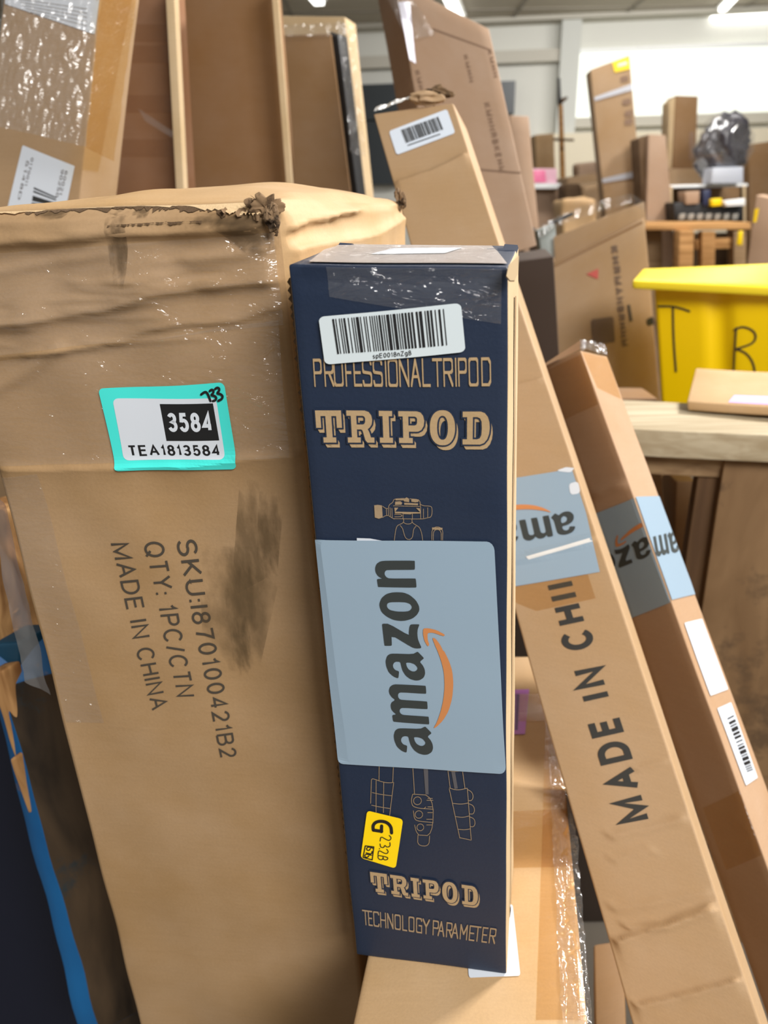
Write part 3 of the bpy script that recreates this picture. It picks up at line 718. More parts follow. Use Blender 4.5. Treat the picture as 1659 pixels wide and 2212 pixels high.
# narrow squared lettering
NG = {'P': [[(0, 0), (0, 1), (.85, 1), (1, .93), (1, .58), (.85, .5), (0, .5)]], 'R': [[(0, 0), (0, 1), (.85, 1), (1, .93), (1, .58), (.85, .5), (0, .5)], [(.5, .5), (1, 0)]],
      'O': [[(0, .08), (0, .92), (.12, 1), (.88, 1), (1, .92), (1, .08), (.88, 0), (.12, 0), (0, .08)]], 'F': [[(1, 1), (0, 1), (0, 0)], [(0, .5), (.8, .5)]],
      'E': [[(1, 1), (0, 1), (0, 0), (1, 0)], [(0, .5), (.85, .5)]], 'S': [[(1, .85), (.9, 1), (.1, 1), (0, .92), (0, .6), (.1, .52), (.9, .48), (1, .4), (1, .08), (.9, 0), (.1, 0), (0, .15)]],
      'I': [[(.5, 0), (.5, 1)]], 'N': [[(0, 0), (0, 1), (1, 0), (1, 1)]], 'A': [[(0, 0), (.5, 1), (1, 0)], [(.2, .35), (.8, .35)]], 'L': [[(0, 1), (0, 0), (1, 0)]],
      'T': [[(0, 1), (1, 1)], [(.5, 1), (.5, 0)]], 'D': [[(0, 0), (0, 1), (.8, 1), (1, .85), (1, .15), (.8, 0), (0, 0)]], 'C': [[(1, .85), (.88, 1), (.12, 1), (0, .92), (0, .08), (.12, 0), (.88, 0), (1, .15)]],
      'H': [[(0, 0), (0, 1)], [(1, 0), (1, 1)], [(0, .5), (1, .5)]], 'G': [[(1, .85), (.88, 1), (.12, 1), (0, .92), (0, .08), (.12, 0), (1, 0), (1, .5), (.5, .5)]],
      'Y': [[(0, 1), (.5, .5), (1, 1)], [(.5, .5), (.5, 0)]], 'M': [[(0, 0), (0, 1), (.5, .35), (1, 1), (1, 0)]]}
def narrow(hx, face, name, items, quad, W, off, mat, nx, ny):
    """items: (letter, x0, x1); nib nx wide, ny tall (of 1)"""
    H = uvquad(hx, face, quad); V = []; Fc = []
    for ch, a, b in items:
        for s in NG[ch]:
            p = [(a + nx / 2 + q[0] * (b - a - nx) if ch != 'I' else (a + b) / 2, ny / 2 + q[1] * (1 - ny)) for q in s]
            for (x0, y0), (x1, y1) in zip(p, p[1:]):
                pts = [(x + sx * nx / 2, y + sy * ny / 2) for x, y in ((x0, y0), (x1, y1)) for sx in (-1, 1) for sy in (-1, 1)]
                pts = sorted(set(pts)); hull = []
                for seq in (pts, pts[::-1]):
                    h = []
                    for q in seq:
                        while len(h) > 1 and (h[-1][0] - h[-2][0]) * (q[1] - h[-2][1]) - (h[-1][1] - h[-2][1]) * (q[0] - h[-2][0]) <= 0: h.pop()
                        h.append(q)
                    hull += h[:-1]
                base = len(V); V += [(x / W, 1 - y) for x, y in hull]; Fc.append(tuple(range(base, base + len(hull))))
    return lay(hx, face, name, H(V), Fc, off, mat)
pos = dict(zip(range(18), (62, 148, 225, 318, 385, 455, 540, 630, 660, 748, 838, 930, 1012, 1098, 1185, 1215, 1298, 1398)))
items = []
for k, ch in enumerate('PROFESSIONALTRIPOD'):
    x0 = pos[k] - 62; wd = 24 if ch == 'I' else {'N': 78, 'A': 78, 'L': 65, 'T': 78, 'P': 68, 'F': 58, 'E': 65}.get(ch, 76)
    items.append((ch, x0, x0 + wd))
def C36(p): return [(660 + x / 3.687, 760 + y / 3.687) for x, y in p]
narrow(tri, 'front', 'printed_text', items, C36([(60, 52), (1473, 42), (1478, 272), (76, 278)]), 1412., .0006, M_tan, 10, .105)
SL = {'T': (430, [[(0, 0), (430, 0), (430, 280), (345, 280), (345, 90), (265, 90), (265, 435), (322, 435), (322, 520), (108, 520), (108, 435), (165, 435), (165, 90), (85, 90), (85, 280), (0, 280)]]),
      'R': (440, [[(0, 0), (300, 0), (365, 22), (405, 75), (418, 150), (405, 225), (370, 275), (338, 300), (362, 350), (385, 435), (440, 435), (440, 520), (325, 520), (290, 480), (258, 345), (245, 315), (225, 305), (160, 305), (160, 435), (215, 435), (215, 520), (0, 520), (0, 435), (70, 435), (70, 85), (0, 85)], [(160, 85), (265, 85), (292, 98), (303, 125), (300, 185), (285, 215), (260, 225), (160, 225)]]),
      'I': (215, [[(0, 0), (215, 0), (215, 85), (158, 85), (158, 435), (215, 435), (215, 520), (0, 520), (0, 435), (58, 435), (58, 85), (0, 85)]]),
      'P': (420, [[(0, 0), (300, 0), (360, 18), (400, 70), (418, 150), (408, 235), (370, 300), (320, 328), (280, 332), (165, 332), (165, 435), (225, 435), (225, 520), (0, 520), (0, 435), (70, 435), (70, 85), (0, 85)], [(160, 85), (262, 85), (290, 98), (302, 125), (300, 190), (285, 220), (258, 230), (160, 230)]]),
      'O': (410, [[(205 + 205 * math.copysign(abs(math.cos(a)) ** .85, math.cos(a)), 262 + 285 * math.copysign(abs(math.sin(a)) ** .9, math.sin(a))) for a in [math.pi * 2 * k / 36 for k in range(36)]], [(205 + 88 * math.copysign(abs(math.cos(a)) ** .85, math.cos(a)), 262 + 195 * math.copysign(abs(math.sin(a)) ** .9, math.sin(a))) for a in [math.pi * 2 * k / 28 for k in range(28)]]]),
      'D': (445, [[(0, 0), (290, 0), (355, 25), (405, 85), (432, 170), (440, 265), (430, 360), (400, 445), (350, 505), (285, 530), (0, 530), (0, 445), (72, 445), (72, 88), (0, 88)], [(165, 88), (235, 88), (280, 108), (305, 160), (312, 265), (305, 375), (280, 428), (235, 445), (165, 445)]])}
SX = [('T', 0), ('R', 515), ('I', 1045), ('P', 1360), ('O', 1868), ('D', 2400)]
def grow(poly, d, hole=False):
    n = len(poly); P = [np.array(p, float) for p in poly]; out = []
    ar = sum(P[i - 1][0] * P[i][1] - P[i][0] * P[i - 1][1] for i in range(n)); sg = 1 if ar > 0 else -1
    for i in range(n):
        a, b, c = P[i - 1], P[i], P[(i + 1) % n]; d1 = (b - a) / np.linalg.norm(b - a); d2 = (c - b) / np.linalg.norm(c - b)
        n1 = np.array([d1[1], -d1[0]]) * sg; n2 = np.array([d2[1], -d2[0]]) * sg; nn = n1 + n2; L_ = np.linalg.norm(nn)
        nn = nn / L_ if L_ > .2 else n1; k = 1 / max(.45, nn @ n1)
        out.append(tuple(b + nn * d * k * (-1 if hole else 1)))
    return out
def slabword(hx, quad, parent=None):
    H0 = uvquad(hx, 'front', quad); H = lambda p: H0(np.asarray(p, float) / np.array([2848., 530.]))
    sh = []; gap = []; face = []
    for ch, x in SX:
        L_ = [[(a + x, b) for a, b in l] for l in SL[ch][1]]
        face.append(L_); gap.append([grow(L_[0], 27)] + [grow(h, 27, True) for h in L_[1:]])
        for k in range(8):
            dx, dy = 48 * (k + 1) / 8, 84 * (k + 1) / 8; sh.append([[(a + dx, b + dy) for a, b in l] for l in L_])
    polys(hx, 'front', 'letter_shadow', sh, H, .0005, M_tan); polys(hx, 'front', 'letter_gap', gap, H, .0008, M_navy); polys(hx, 'front', 'printed_word', face, H, .0011, M_tan)
slabword(tri, [(682, 886), (1060, 888), (1059, 959), (687, 956)])
slabword(tri, [(801, 1881), (1033, 1913), (1034, 1954), (805, 1924)])
# technology line
def C48(p, oy): return [(760 + x / 4.88, oy + y / 4.88) for x, y in p]
tx = [('T', 0, 68), ('E', 64, 112), ('C', 122, 188), ('H', 198, 262), ('N', 276, 342), ('O', 356, 422), ('L', 438, 490), ('O', 506, 568), ('G', 586, 650), ('Y', 655, 730), ('P', 762, 825), ('A', 815, 885), ('R', 903, 965), ('A', 958, 1030), ('M', 1046, 1122), ('E', 1140, 1198), ('T', 1192, 1258), ('E', 1272, 1328), ('R', 1345, 1410)]
narrow(tri, 'front', 'printed_text', tx, C48([(112, 506), (1530, 708), (1508, 872), (120, 665)], 1860), 1410., .0006, M_tan2, 10, .095)
# line drawing of the tripod head and legs
def C754(p): return [(780 + x / 7.541, 1040 + y / 7.541) for x, y in p]
head = [[(540, 955), (552, 850), (575, 720), (640, 690), (690, 665), (690, 610)], [(825, 610), (825, 665), (890, 710), (950, 745), (985, 850), (997, 955)], [(690, 665), (730, 690), (790, 690), (825, 665)],
        [(635, 715), (675, 760), (690, 830), (720, 920), (775, 950), (830, 920), (845, 830), (850, 770), (890, 725)],
        [(535, 600), (985, 610), (1060, 590), (1145, 575), (1155, 420), (1120, 390), (1000, 390), (950, 350)], [(445, 550), (520, 600), (540, 605)], [(445, 550), (440, 380), (520, 335), (530, 275), (700, 268)],
        [(790, 275), (955, 285), (960, 400)], [(350, 580), (400, 548), (445, 548)], [(350, 395), (400, 432), (440, 435)], [(410, 432), (415, 548)], [(525, 390), (950, 400)], [(1080, 420), (1080, 580)], [(1010, 440), (1010, 590)],
        [(545, 570), (660, 570), (660, 530), (545, 530)], [(470, 420), (475, 560)], [(500, 430), (505, 580)], [(965, 400), (965, 600)], [(680, 530), (680, 610)], [(830, 520), (830, 610)], [(1145, 955), (1150, 735), (1325, 740), (1322, 955)], [(1170, 955), (1172, 780), (1298, 780), (1300, 955)]]
penlines(tri, 'front', 'tripod_drawing', [C754(l) for l in head], 1.15, .0005, M_tan2)
blk = [[(215, 380), (270, 372), (340, 382), (352, 580), (290, 600), (225, 580)], [(560, 280), (700, 275), (740, 250), (780, 275), (780, 330), (700, 320), (690, 300), (560, 300)], [(815, 280), (935, 285), (930, 325), (880, 332), (815, 322)], [(555, 320), (640, 315), (668, 340), (655, 372), (550, 375)], [(700, 340), (925, 350), (920, 380), (700, 372)],
       [(540, 420), (605, 420), (555, 485), (960, 495), (890, 425), (950, 430), (970, 515), (820, 520), (800, 530), (690, 525), (660, 515), (550, 515)], [(1150, 745), (1320, 750), (1318, 785), (1150, 780)]]
polys(tri, 'front', 'tripod_drawing', [[C754(l)] for l in blk], lambda q: np.stack(tri.uv_of('front', q[:, 0], q[:, 1]), -1), .0005, M_tan2)
legs = [[(285, 60), (285, 215)], [(435, 65), (430, 235)], [(205, 215), (215, 195), (300, 228), (375, 245), (440, 240)], [(205, 215), (200, 460)], [(440, 240), (400, 600)], [(215, 345), (300, 365), (420, 380)], [(210, 480), (300, 500), (405, 515)], [(335, 240), (335, 560)], [(255, 220), (258, 560)],
        [(640, 85), (660, 360)], [(640, 365), (860, 380), (855, 805), (700, 795)], [(640, 365), (625, 440), (650, 510), (860, 525)], [(650, 540), (660, 620), (690, 650), (860, 665)], [(665, 690), (680, 760), (710, 795)], [(700, 800), (695, 905), (815, 915), (822, 805)],
        [(1010, 115), (1035, 300)], [(1165, 120), (1190, 300)], [(1010, 118), (1090, 128), (1165, 118)], [(1025, 300), (1110, 325), (1215, 300)], [(1025, 310), (1060, 460), (1140, 830)], [(1215, 300), (1240, 600), (1260, 850)], [(1058, 460), (1150, 470), (1225, 455)], [(1090, 600), (1170, 610), (1240, 590)], [(1120, 735), (1190, 742), (1245, 730)], [(1140, 825), (1255, 850)],
        [(1220, 315), (1265, 340), (1280, 390), (1262, 430), (1228, 430)], [(1225, 460), (1280, 480), (1295, 530), (1280, 572), (1240, 570)], [(1240, 600), (1290, 620), (1302, 670), (1285, 708), (1248, 705)],
        [(780, 500), (760, 520)], [(800, 500), (850, 500)], [(790, 430), (855, 430)], [(800, 410), (850, 410)], [(800, 560), (850, 560)], [(790, 690), (850, 690)], [(790, 630), (850, 630)]]
for cx_, cy_, rr_ in ((692, 435, 42), (708, 580, 40), (724, 715, 36)): legs.append([(cx_ + rr_ * math.cos(a), cy_ + rr_ * math.sin(a)) for a in np.linspace(0, 6.283, 15)])
penlines(tri, 'front', 'tripod_drawing', [C48(l, 1640) for l in legs], 1.3, .0005, M_tan2)
polys(tri, 'front', 'tripod_drawing', [[C48(l, 1640)] for l in ([(752, 90), (800, 95), (808, 370), (775, 368)], [(1045, 125), (1085, 125), (1115, 305), (1080, 312)])], lambda q: np.stack(tri.uv_of('front', q[:, 0], q[:, 1]), -1), .0004, plain('faint_print', (84, 82, 86), .6))
# yellow sticker
ys = sheet(tri, 'front', 'yellow_label', C48([(165, 530), (545, 622), (470, 1140), (100, 1030)], 1640), .0012, M_ylab, rad=.07, n=(8, 10), asp=1.3)
penlines(tri, 'front', 'handwriting', [C48(l, 1640) for l in ([(425, 765), (420, 700), (380, 655), (320, 638), (260, 648), (228, 685), (232, 733), (236, 738)], [(236, 736), (322, 748)], [(318, 752), (320, 690)],)], 7, .0015, M_black, parent=ys)
penlines(tri, 'front', 'handwriting', [C48(l, 1640) for l in ([(400, 790), (425, 815), (405, 845), (370, 835), (312, 800), (305, 850)], [(408, 865), (412, 905), (375, 915), (355, 890), (345, 920), (310, 915), (305, 880)], [(302, 930), (298, 932)], [(375, 935), (395, 960), (375, 985), (335, 970), (292, 945), (285, 990)],
    [(285, 1000), (388, 1018), (388, 1040), (362, 1050), (340, 1040), (340, 1012), (335, 1042), (310, 1048), (285, 1030), (286, 1000)])], 2.0, .0015, M_black, parent=ys)
penlines(tri, 'front', 'printed_box', [C48(l, 1640) for l in ([(150, 902), (240, 912)], [(240, 912), (224, 1048)], [(224, 1048), (128, 1022)], [(128, 1022), (150, 902)], [(228, 925), (190, 912), (165, 922), (165, 945), (190, 952), (205, 930)], [(222, 960), (218, 990), (160, 975)], [(215, 1000), (185, 990), (150, 990), (145, 1015), (170, 1025), (190, 1005)])], 2.4, .0015, M_black, parent=ys)
# grey-blue label with the smile logo
gl = sheet(tri, 'front', 'tape_label', [(665, 1164), (1067, 1167), (1094, 1669), (728, 1646)], .0018, M_grey, rad=.035, n=(14, 30), asp=1.1, clampu=(-.02, 1.0))
sheet(tri, 'front', 'paper_shred', [(772, 1160), (800, 1161), (826, 1166), (772, 1168)], .0013, M_paper, rad=0, n=(4, 2), parent=gl)
sheet(tri, 'front', 'tape_tear', [(683, 1312), (690, 1330), (697, 1375), (690, 1360)], .0022, M_paper, rad=0, n=(4, 4), parent=gl)
LA = {'n': [[(875, 150), (380, 145), (270, 155), (205, 200), (180, 270), (185, 340), (215, 400), (260, 440), (310, 462), (225, 468), (212, 480), (230, 605), (240, 612), (900, 628), (913, 612), (900, 475), (885, 465), (430, 462), (380, 440), (350, 400), (345, 360), (365, 325), (400, 308), (870, 312), (885, 300), (882, 165)]],
      'o': [[(560, 705), (680, 712), (790, 755), (900, 850), (955, 950), (963, 1030), (920, 1110), (840, 1175), (720, 1212), (620, 1218), (500, 1200), (380, 1140), (290, 1060), (255, 960), (255, 900), (290, 810), (370, 740), (460, 712)], [(600, 880), (720, 885), (800, 915), (830, 960), (825, 1000), (780, 1040), (700, 1052), (560, 1050), (440, 1025), (395, 985), (383, 945), (395, 905), (450, 882)]],
      'z': [[(310, 1270), (420, 1270), (780, 1480), (775, 1420), (785, 1330), (800, 1290), (820, 1278), (955, 1278), (960, 1290), (930, 1370), (925, 1450), (935, 1540), (965, 1620), (998, 1690), (985, 1708), (900, 1710), (830, 1690), (465, 1470), (475, 1650), (465, 1665), (355, 1668), (343, 1655), (300, 1290)]],
      'w': [[(1030, 1350), (1130, 1350), (1270, 1385), (1415, 1465), (1410, 1490), (1390, 1495), (1210, 1430), (1130, 1430), (1105, 1450), (1110, 1560), (1140, 1640), (1125, 1670), (1105, 1668), (1050, 1570), (1025, 1450)]]}
aO = [(330, 62), (680, 70), (760, 28), (775, 32), (880, 140), (870, 155), (805, 208), (860, 270), (895, 340), (905, 420), (880, 490), (810, 535), (740, 542), (640, 515), (560, 455), (505, 370), (480, 290), (462, 210), (390, 205), (350, 225), (330, 265), (335, 310), (370, 355), (430, 375), (440, 390), (430, 495), (410, 500), (340, 470), (260, 400), (215, 300), (200, 200), (225, 110), (270, 72)]
aH = [(560, 222), (640, 222), (720, 250), (770, 310), (765, 350), (720, 380), (670, 378), (610, 345), (575, 290)]
LB = {'a2': [aO, aH], 'a1': [[(x + 138, y + 1340) for x, y in aO], [(x + 138, y + 1340) for x, y in aH]],
      'm': [[(390, 608), (905, 632), (918, 645), (928, 765), (915, 778), (480, 752), (440, 765), (422, 795), (425, 840), (450, 875), (490, 888), (935, 912), (945, 925), (952, 1040), (940, 1052), (510, 1030), (465, 1045), (448, 1080), (455, 1120), (490, 1152), (540, 1162), (960, 1185), (970, 1195), (980, 1315), (965, 1328), (355, 1288), (330, 1270), (318, 1175), (330, 1160), (390, 1150), (330, 1100), (298, 1050), (290, 980), (310, 930), (375, 890), (310, 840), (270, 780), (260, 720), (280, 655), (330, 618)]]}
pa = lambda l: [(790 + x / 8.295, 1190 + y / 8.295) for x, y in l]
pb = lambda l: [(810 + x / 8.295, 1400 + y / 8.295) for x, y in l]
LET = {k: [pa(l) for l in v] for k, v in LA.items() if k != 'w'}; LET.update({k: [pb(l) for l in v] for k, v in LB.items()})
ARW = pa(LA['w'][0])
SMI = [(933.5, 1373.8), (939.5, 1373.8)] + pa([(1330, 1640), (1400, 1780)]) + pb([(1230, 0), (1330, 200), (1390, 380), (1412, 600), (1395, 850), (1330, 1080), (1230, 1250), (1110, 1370), (1070, 1392), (1060, 1385), (1120, 1280), (1190, 1080), (1235, 880), (1255, 650), (1240, 400), (1190, 200), (1115, 0)]) + pa([(1250, 1680)])
def chaikin(l):
    P = [np.array(p) for p in l]; return [tuple(q) for i in range(len(P)) for q in (P[i] * .8 + P[(i + 1) % len(P)] * .2, P[i] * .2 + P[(i + 1) % len(P)] * .8)]
LET = {k: [chaikin(l) for l in v] for k, v in LET.items()}; SMI = chaikin(SMI); ARW = chaikin(ARW)
pix = lambda hx, face: (lambda q: np.stack(hx.uv_of(face, q[:, 0], q[:, 1]), -1))
polys(tri, 'front', 'logo_lettering', [LET[k] for k in ('n', 'o', 'z', 'a1', 'a2', 'm')], pix(tri, 'front'), .0021, M_greyd, parent=gl)
polys(tri, 'front', 'logo_smile', [[SMI], [ARW]], pix(tri, 'front'), .0021, M_orange, parent=gl)
def canon(l):   # label position -> (along, up) of the wordmark, x-height 1
    return [((1628 - y) / 82., ((896.1 + (y - 1208) * .0935) - x) / ((896.1 + (y - 1208) * .0935) - (816 + .111 * (y - 1246.7)))) for x, y in l]
CL = {k: [canon(l) for l in v] for k, v in LET.items()}; CSM = canon(SMI); CAR = canon(ARW)
def logo(hx, face, keys, org, sv, tv, off, parent, clip, smile=True):
    f = lambda q: pix(hx, face)(np.array(org) + q[:, :1] * np.array(sv) + q[:, 1:] * np.array(tv))
    polys(hx, face, 'logo_lettering', [CL[k] for k in keys], f, off, M_greyd, parent=parent, clip=clip)
    if smile: polys(hx, face, 'logo_smile', [[CSM], [CAR]], f, off, M_orange, parent=parent, clip=clip)
# top of the box: taped flaps and label
tp = sheet(tri, 'top', 'clear_tape', [(715, 531), (1062, 534), (1096, 572), (668, 568)], .0009, plain('grey_tape_top', (168, 158, 152), .3), rad=0, n=(20, 8))
sheet(tri, 'top', 'paper_label', [(850, 541), (1000, 540), (960, 552), (800, 553)], .0013, M_paper, rad=0, n=(8, 3), parent=tp)
wrapsheet('clear_wrap', unp(655, 566, .41), unp(1085, 568, .40), unp(1072, 536, .47), unp(735, 532, .50), 120, 24, .0012, 260, M_film, t0, 12, (0, 0, 1))
sheet(tri, 'front', 'clear_tape', [(705, 574), (1085, 578), (1082, 700), (712, 640)], .0009, M_film2, rad=0, n=(20, 10))
# side: double cardboard edge, navy flap corners, frayed left edge
sheet(tri, 'right', 'edge_groove', [(1109, 640), (1111, 640), (1102, 2050), (1101, 2050)], .0008, M_inner, rad=0, n=(2, 60))
def flap(name, pts, z, th, mat, parent):
    P = [unp(x, y, z) for x, y in pts]; n = len(P); Q = [p + _f * th for p in P]; V = np.array(P + Q)
    c = V.mean(0); o = mesh(name, V - c, [tuple(range(n))[::-1], tuple(range(n, 2 * n))] + [(i, (i + 1) % n, n + (i + 1) % n, n + i) for i in range(n)], mat, parent); o.location = c - np.array(parent.location); return o
flap('box_flap', [(1052, 537), (1088, 536), (1090, 527), (1118, 529), (1120, 536), (1112, 560), (1098, 566), (1075, 552)], .475, .002, M_navy, t0)
flap('box_flap', [(728, 534), (734, 524), (762, 526), (772, 535)], .507, .002, M_navy, t0)
flap('torn_corner', [(1099, 572), (1116, 556), (1121, 552), (1119, 590), (1112, 606), (1102, 606), (1094, 596)], .398, .002, M_edge, t0)
r_ = random.Random(5); V = []; Fc = []
for k in range(150):
    t = k / 150; y = 600 + 1380 * t; x = np.interp(y, [571, 2062], [622, 770]); s = (9 if y < 900 else 5) * (1 if k % 2 else .35) * r_.uniform(.6, 1.1)
    z = np.interp(y, [571, 2062], [.4215, .641]) + .002
    V += [unp(x - s + 3, y, z + .004), unp(x + 4, y, z)]
    if k: a = 2 * k; Fc.append((a - 2, a, a + 1, a - 1))
V = np.array(V); mesh('frayed_edge', V - np.array(t0.location), Fc, M_dkpaper, t0, V[:, [0, 2]])

# ------------------------------------------------------------------ long carton, MADE IN CHINA
mic = hexpx([(806, 246, 1.09), (978, 222, 1.055), (1612, 2120, .668), (1362, 2200, .70)], bvec=(.023, .035, -.029), ext=.01, r=.0025, noise=(.0004, 20, 6))
cm = crease_fn(mic, 'front', [([(850, 398), (930, 372), (1015, 330)], .010, .0022, 'shelf'), ([(1100, 836), (1180, 816)], .004, .0012, 'shelf'), ([(1330, 1857), (1403, 1834)], .004, .0008, 'ridge'), ([(1325, 1806), (1500, 1764)], .004, .0014, 'ridge'),
    ([(1335, 2030), (1430, 2001), (1575, 1954)], .006, .0032, 'shelf'), ([(1360, 2002), (1440, 1996), (1565, 1945)], .003, .0016, 'ridge'), ([(1380, 2170), (1620, 2108)], .005, .0030, 'shelf'), ([(1330, 1962), (1440, 1945), (1560, 1920)], .004, .0010, 'ridge'), ([(1380, 1662), (1450, 1642)], .003, .0008, 'ridge'), ([(1080, 1222), (1300, 1158)], .004, .0014, 'ridge')])
mic.disp = {'front': lambda u, v, A, B: 1.7 * cm(u, v, A, B)}
mi = mic.build('cardboard_box', M_mic, .012, fine={'front': .0028}, vrows=lambda f: np.unique(np.concatenate([np.linspace(0, .62, 900), np.linspace(.62, 1, 20)])) if f in ('front', 'right') else None)
tag(mi, 'long narrow brown carton with large black printing leaning diagonally across the right half', 'carton')
def C23(p): return [(1080 + x / 2.2988, 1250 + y / 2.2988) for x, y in p]
write(mic, 'front', 'printed_text', 'MADE IN CHII', C23([(597, 1225), (256, 150), (408, 118), (757, 1188)]), .0006, M_ink, wt=.215, track=.27, fit='MADE IN CH', wscale=1.12)
mt = sheet(mic, 'front', 'tape_label', [(1000, 1052), (1243, 1012), (1296, 1236), (1075, 1274)], .0012, M_grey, rad=0, n=(20, 20), clampu=(.002, .965))
sheet(mic, 'front', 'tape_tear', [(1228, 1046), (1248, 1040), (1254, 1066), (1232, 1070)], .0016, M_paper, rad=.3, n=(6, 6), parent=mt)
sheet(mic, 'front', 'tape_tear', [(1200, 1018), (1222, 1010), (1240, 1012), (1232, 1022)], .0016, M_paper, rad=.2, n=(6, 6), parent=mt)
sheet(mic, 'front', 'tape_crease_glare', [(1135, 1205), (1280, 1162), (1282, 1170), (1138, 1212)], .0016, M_dtape, rad=0, n=(12, 2), parent=mt, jag=.06)  # pale strip paints the glare along the fold in the tape
logo(mic, 'front', ('a1', 'm', 'a2'), (1237, 1104), (-62.5, 11.4), (14, 44.7), .0019, mt, (.003, .97))
ml = sheet(mic, 'front', 'barcode_label', [(840.5, 285), (965, 237), (983, 288), (857, 336)], .0012, plain('cool_label', (214, 224, 236), .45), rad=.1, n=(10, 8), asp=.4)
bars(mic, 'front', 'barcode', [(866, 283), (946, 254), (957, 281), (877, 311)], .0016, M_ink, n=24, seed=8, parent=ml)
sheet(mic, 'front', 'printed_line', [(880, 315), (950, 290), (951, 292), (881, 317)], .0016, M_ink, rad=0, n=(4, 1), parent=ml)
sheet(mic, 'front', 'clear_tape', [(1040, 1275), (1305, 1232), (1300, 1290), (1160, 1320)], .0008, M_btape, rad=0, n=(10, 4), clampu=(.01, .8))
crumple('torn_flap', unp(945, 203, 1.065), .022, (1.1, .6, .55), 12, M_crush2, mi); crumple('torn_flap', unp(925, 212, 1.06), .02, (1.5, .6, .5), 14, M_mic, mi)
wrapsheet('clear_wrap', unp(808, 244, 1.085), unp(930, 200, 1.06), unp(935, 192, 1.09), unp(812, 236, 1.11), 50, 8, .002, 150, plain('wrap_glint', (235, 235, 232), .15), mi, 3, (0, -.3, 1))  # opaque near-white sheet, the wrap's glint painted as its colour

# ------------------------------------------------------------------ thin carton with wrapped tape, right of it
thL, thM, thR = unp(1175, 792, 1.02), unp(1254, 757, .952), unp(1311, 770, 1.01)
bM = unp(1698, 1985, .80); ax_ = bM - thM
bL = unp(1598, 2025, .866); bR = unp(1764, 1990, .855)
def toz(a, b, z=.01): d = b - a; return a + d * (z - a[2]) / d[2]
thB = thL + thR - thM; bB = bL + bR - bM
thin = Hex([thL, thM, toz(thM, bM), toz(thL, bL)], [thB, thR, toz(thR, bR), toz(thB, bB)], r=.002, noise=(.0003, 25, 3))
ch_ = crease_fn(thin, 'front', [([(1240, 1085), (1300, 1062), (1362, 1040)], .006, .003, 'ridge')])
thin.disp = {'front': ch_}
tn = thin.build('cardboard_box', [M_thin], .012, vrows=lambda f: np.unique(np.concatenate([np.linspace(0, .3, 120), np.linspace(.3, 1, 60)])) if f in ('front', 'right') else None)
tag(tn, 'thin square-section brown carton with tape and two white labels, slanting behind the long black-printed carton', 'carton')
gt = sheet(thin, 'front', 'tape_band', [(1286, 1110), (1371, 1076), (1458, 1297), (1360, 1336)], .0011, M_grey, rad=0, n=(10, 20), clampu=(.0, 1.0))
gt2 = sheet(thin, 'right', 'tape_band', [(1371, 1074), (1428, 1072), (1500, 1284), (1450, 1296)], .0011, M_grey, rad=0, n=(8, 20), clampu=(.0, 1.0))
logo(thin, 'front', ('a2', 'z', 'o'), (1500, 1117), (-49.6, 20), (12, 40), .0015, gt, (.0, .995))
logo(thin, 'right', ('a1', 'm'), (1460, 1147), (-28, 7), (9, 43), .0015, gt2, (.005, .995), False)
sheet(thin, 'right', 'white_label', [(1477, 1346), (1515, 1337), (1571, 1489), (1533, 1503)], .0010, M_paper, rad=.03, n=(6, 8))
w2 = sheet(thin, 'right', 'barcode_label', [(1547, 1530), (1577, 1517), (1635, 1680), (1609, 1697)], .0010, M_paper, rad=.03, n=(6, 8))
bars(thin, 'right', 'barcode', [(1582, 1545), (1624, 1663), (1611, 1668), (1568, 1552)], .0014, M_black, n=16, seed=6, parent=w2)
sheet(thin, 'front', 'brown_tape', [(1182, 800), (1256, 766), (1300, 870), (1222, 905)], .0008, M_btape, rad=0, n=(6, 6))
sheet(thin, 'right', 'brown_tape', [(1256, 760), (1312, 772), (1341, 862), (1290, 838)], .0008, M_btape, rad=0, n=(6, 6))
sheet(thin, 'front', 'brown_tape', [(1520, 1745), (1612, 1700), (1659, 1840), (1570, 1880)], .0008, M_btape, rad=0, n=(6, 6))
wrapsheet('clear_wrap', unp(1254, 757, .948), unp(1312, 771, 1.00), unp(1303, 745, 1.03), unp(1252, 736, .98), 30, 14, .004, 160, M_film, tn, 5, (0, -.4, 1))
flap('open_flap', [(1174, 792), (1253, 755), (1254, 735), (1176, 786)], .99, .002, M_inner, tn)
UPRIGHT = True
# ------------------------------------------------------------------ cartons behind, upper left
def bg(label, quad, thick, mat, cat='carton', name='cardboard_box', bvec=None, res=.05, ext=None, r=.003, noise=(.001, 12, 1), group=None, slot=None, disp=None, fine=None):
    h = hexpx(quad, thick, bvec, ext, r=r, noise=noise, disp=disp)
    o = h.build(name, mat, res, slot=slot, fine=fine); tag(o, label, cat, group); return h
def q4(a, b, c, d, z): return [(*p, z) if len(p) == 2 else p for p in (a, b, c, d)]
A = bg('shrink-wrapped brown carton with a big white shipping label, upper left corner', [(14, -60, .96), (222, -60, .95), (166, 500, 1.0), (-50, 500, 1.01)], None, [M_box, M_box], bvec=(.008, .13, 0), ext=.01, res=.02)
ao = A.obj
A.disp = {}
wrapsheet('clear_wrap', unp(10, -40, .95), unp(222, -40, .94), unp(188, 318, .965), unp(-20, 270, .97), 120, 150, .004, 130, M_film3, ao, 21, (0, -1, .2))
wrapsheet('clear_wrap', unp(221, -60, .935), unp(300, -60, 1.045), unp(245, 350, 1.085), unp(184, 320, .965), 40, 120, .002, 90, M_filmy, ao, 24, (1, -.3, .2))
sheet(A, 'front', 'shipping_label', [(15, -30), (222, -30), (206, 76), (12, 8)], .001, M_paper, rad=.02, n=(10, 6))
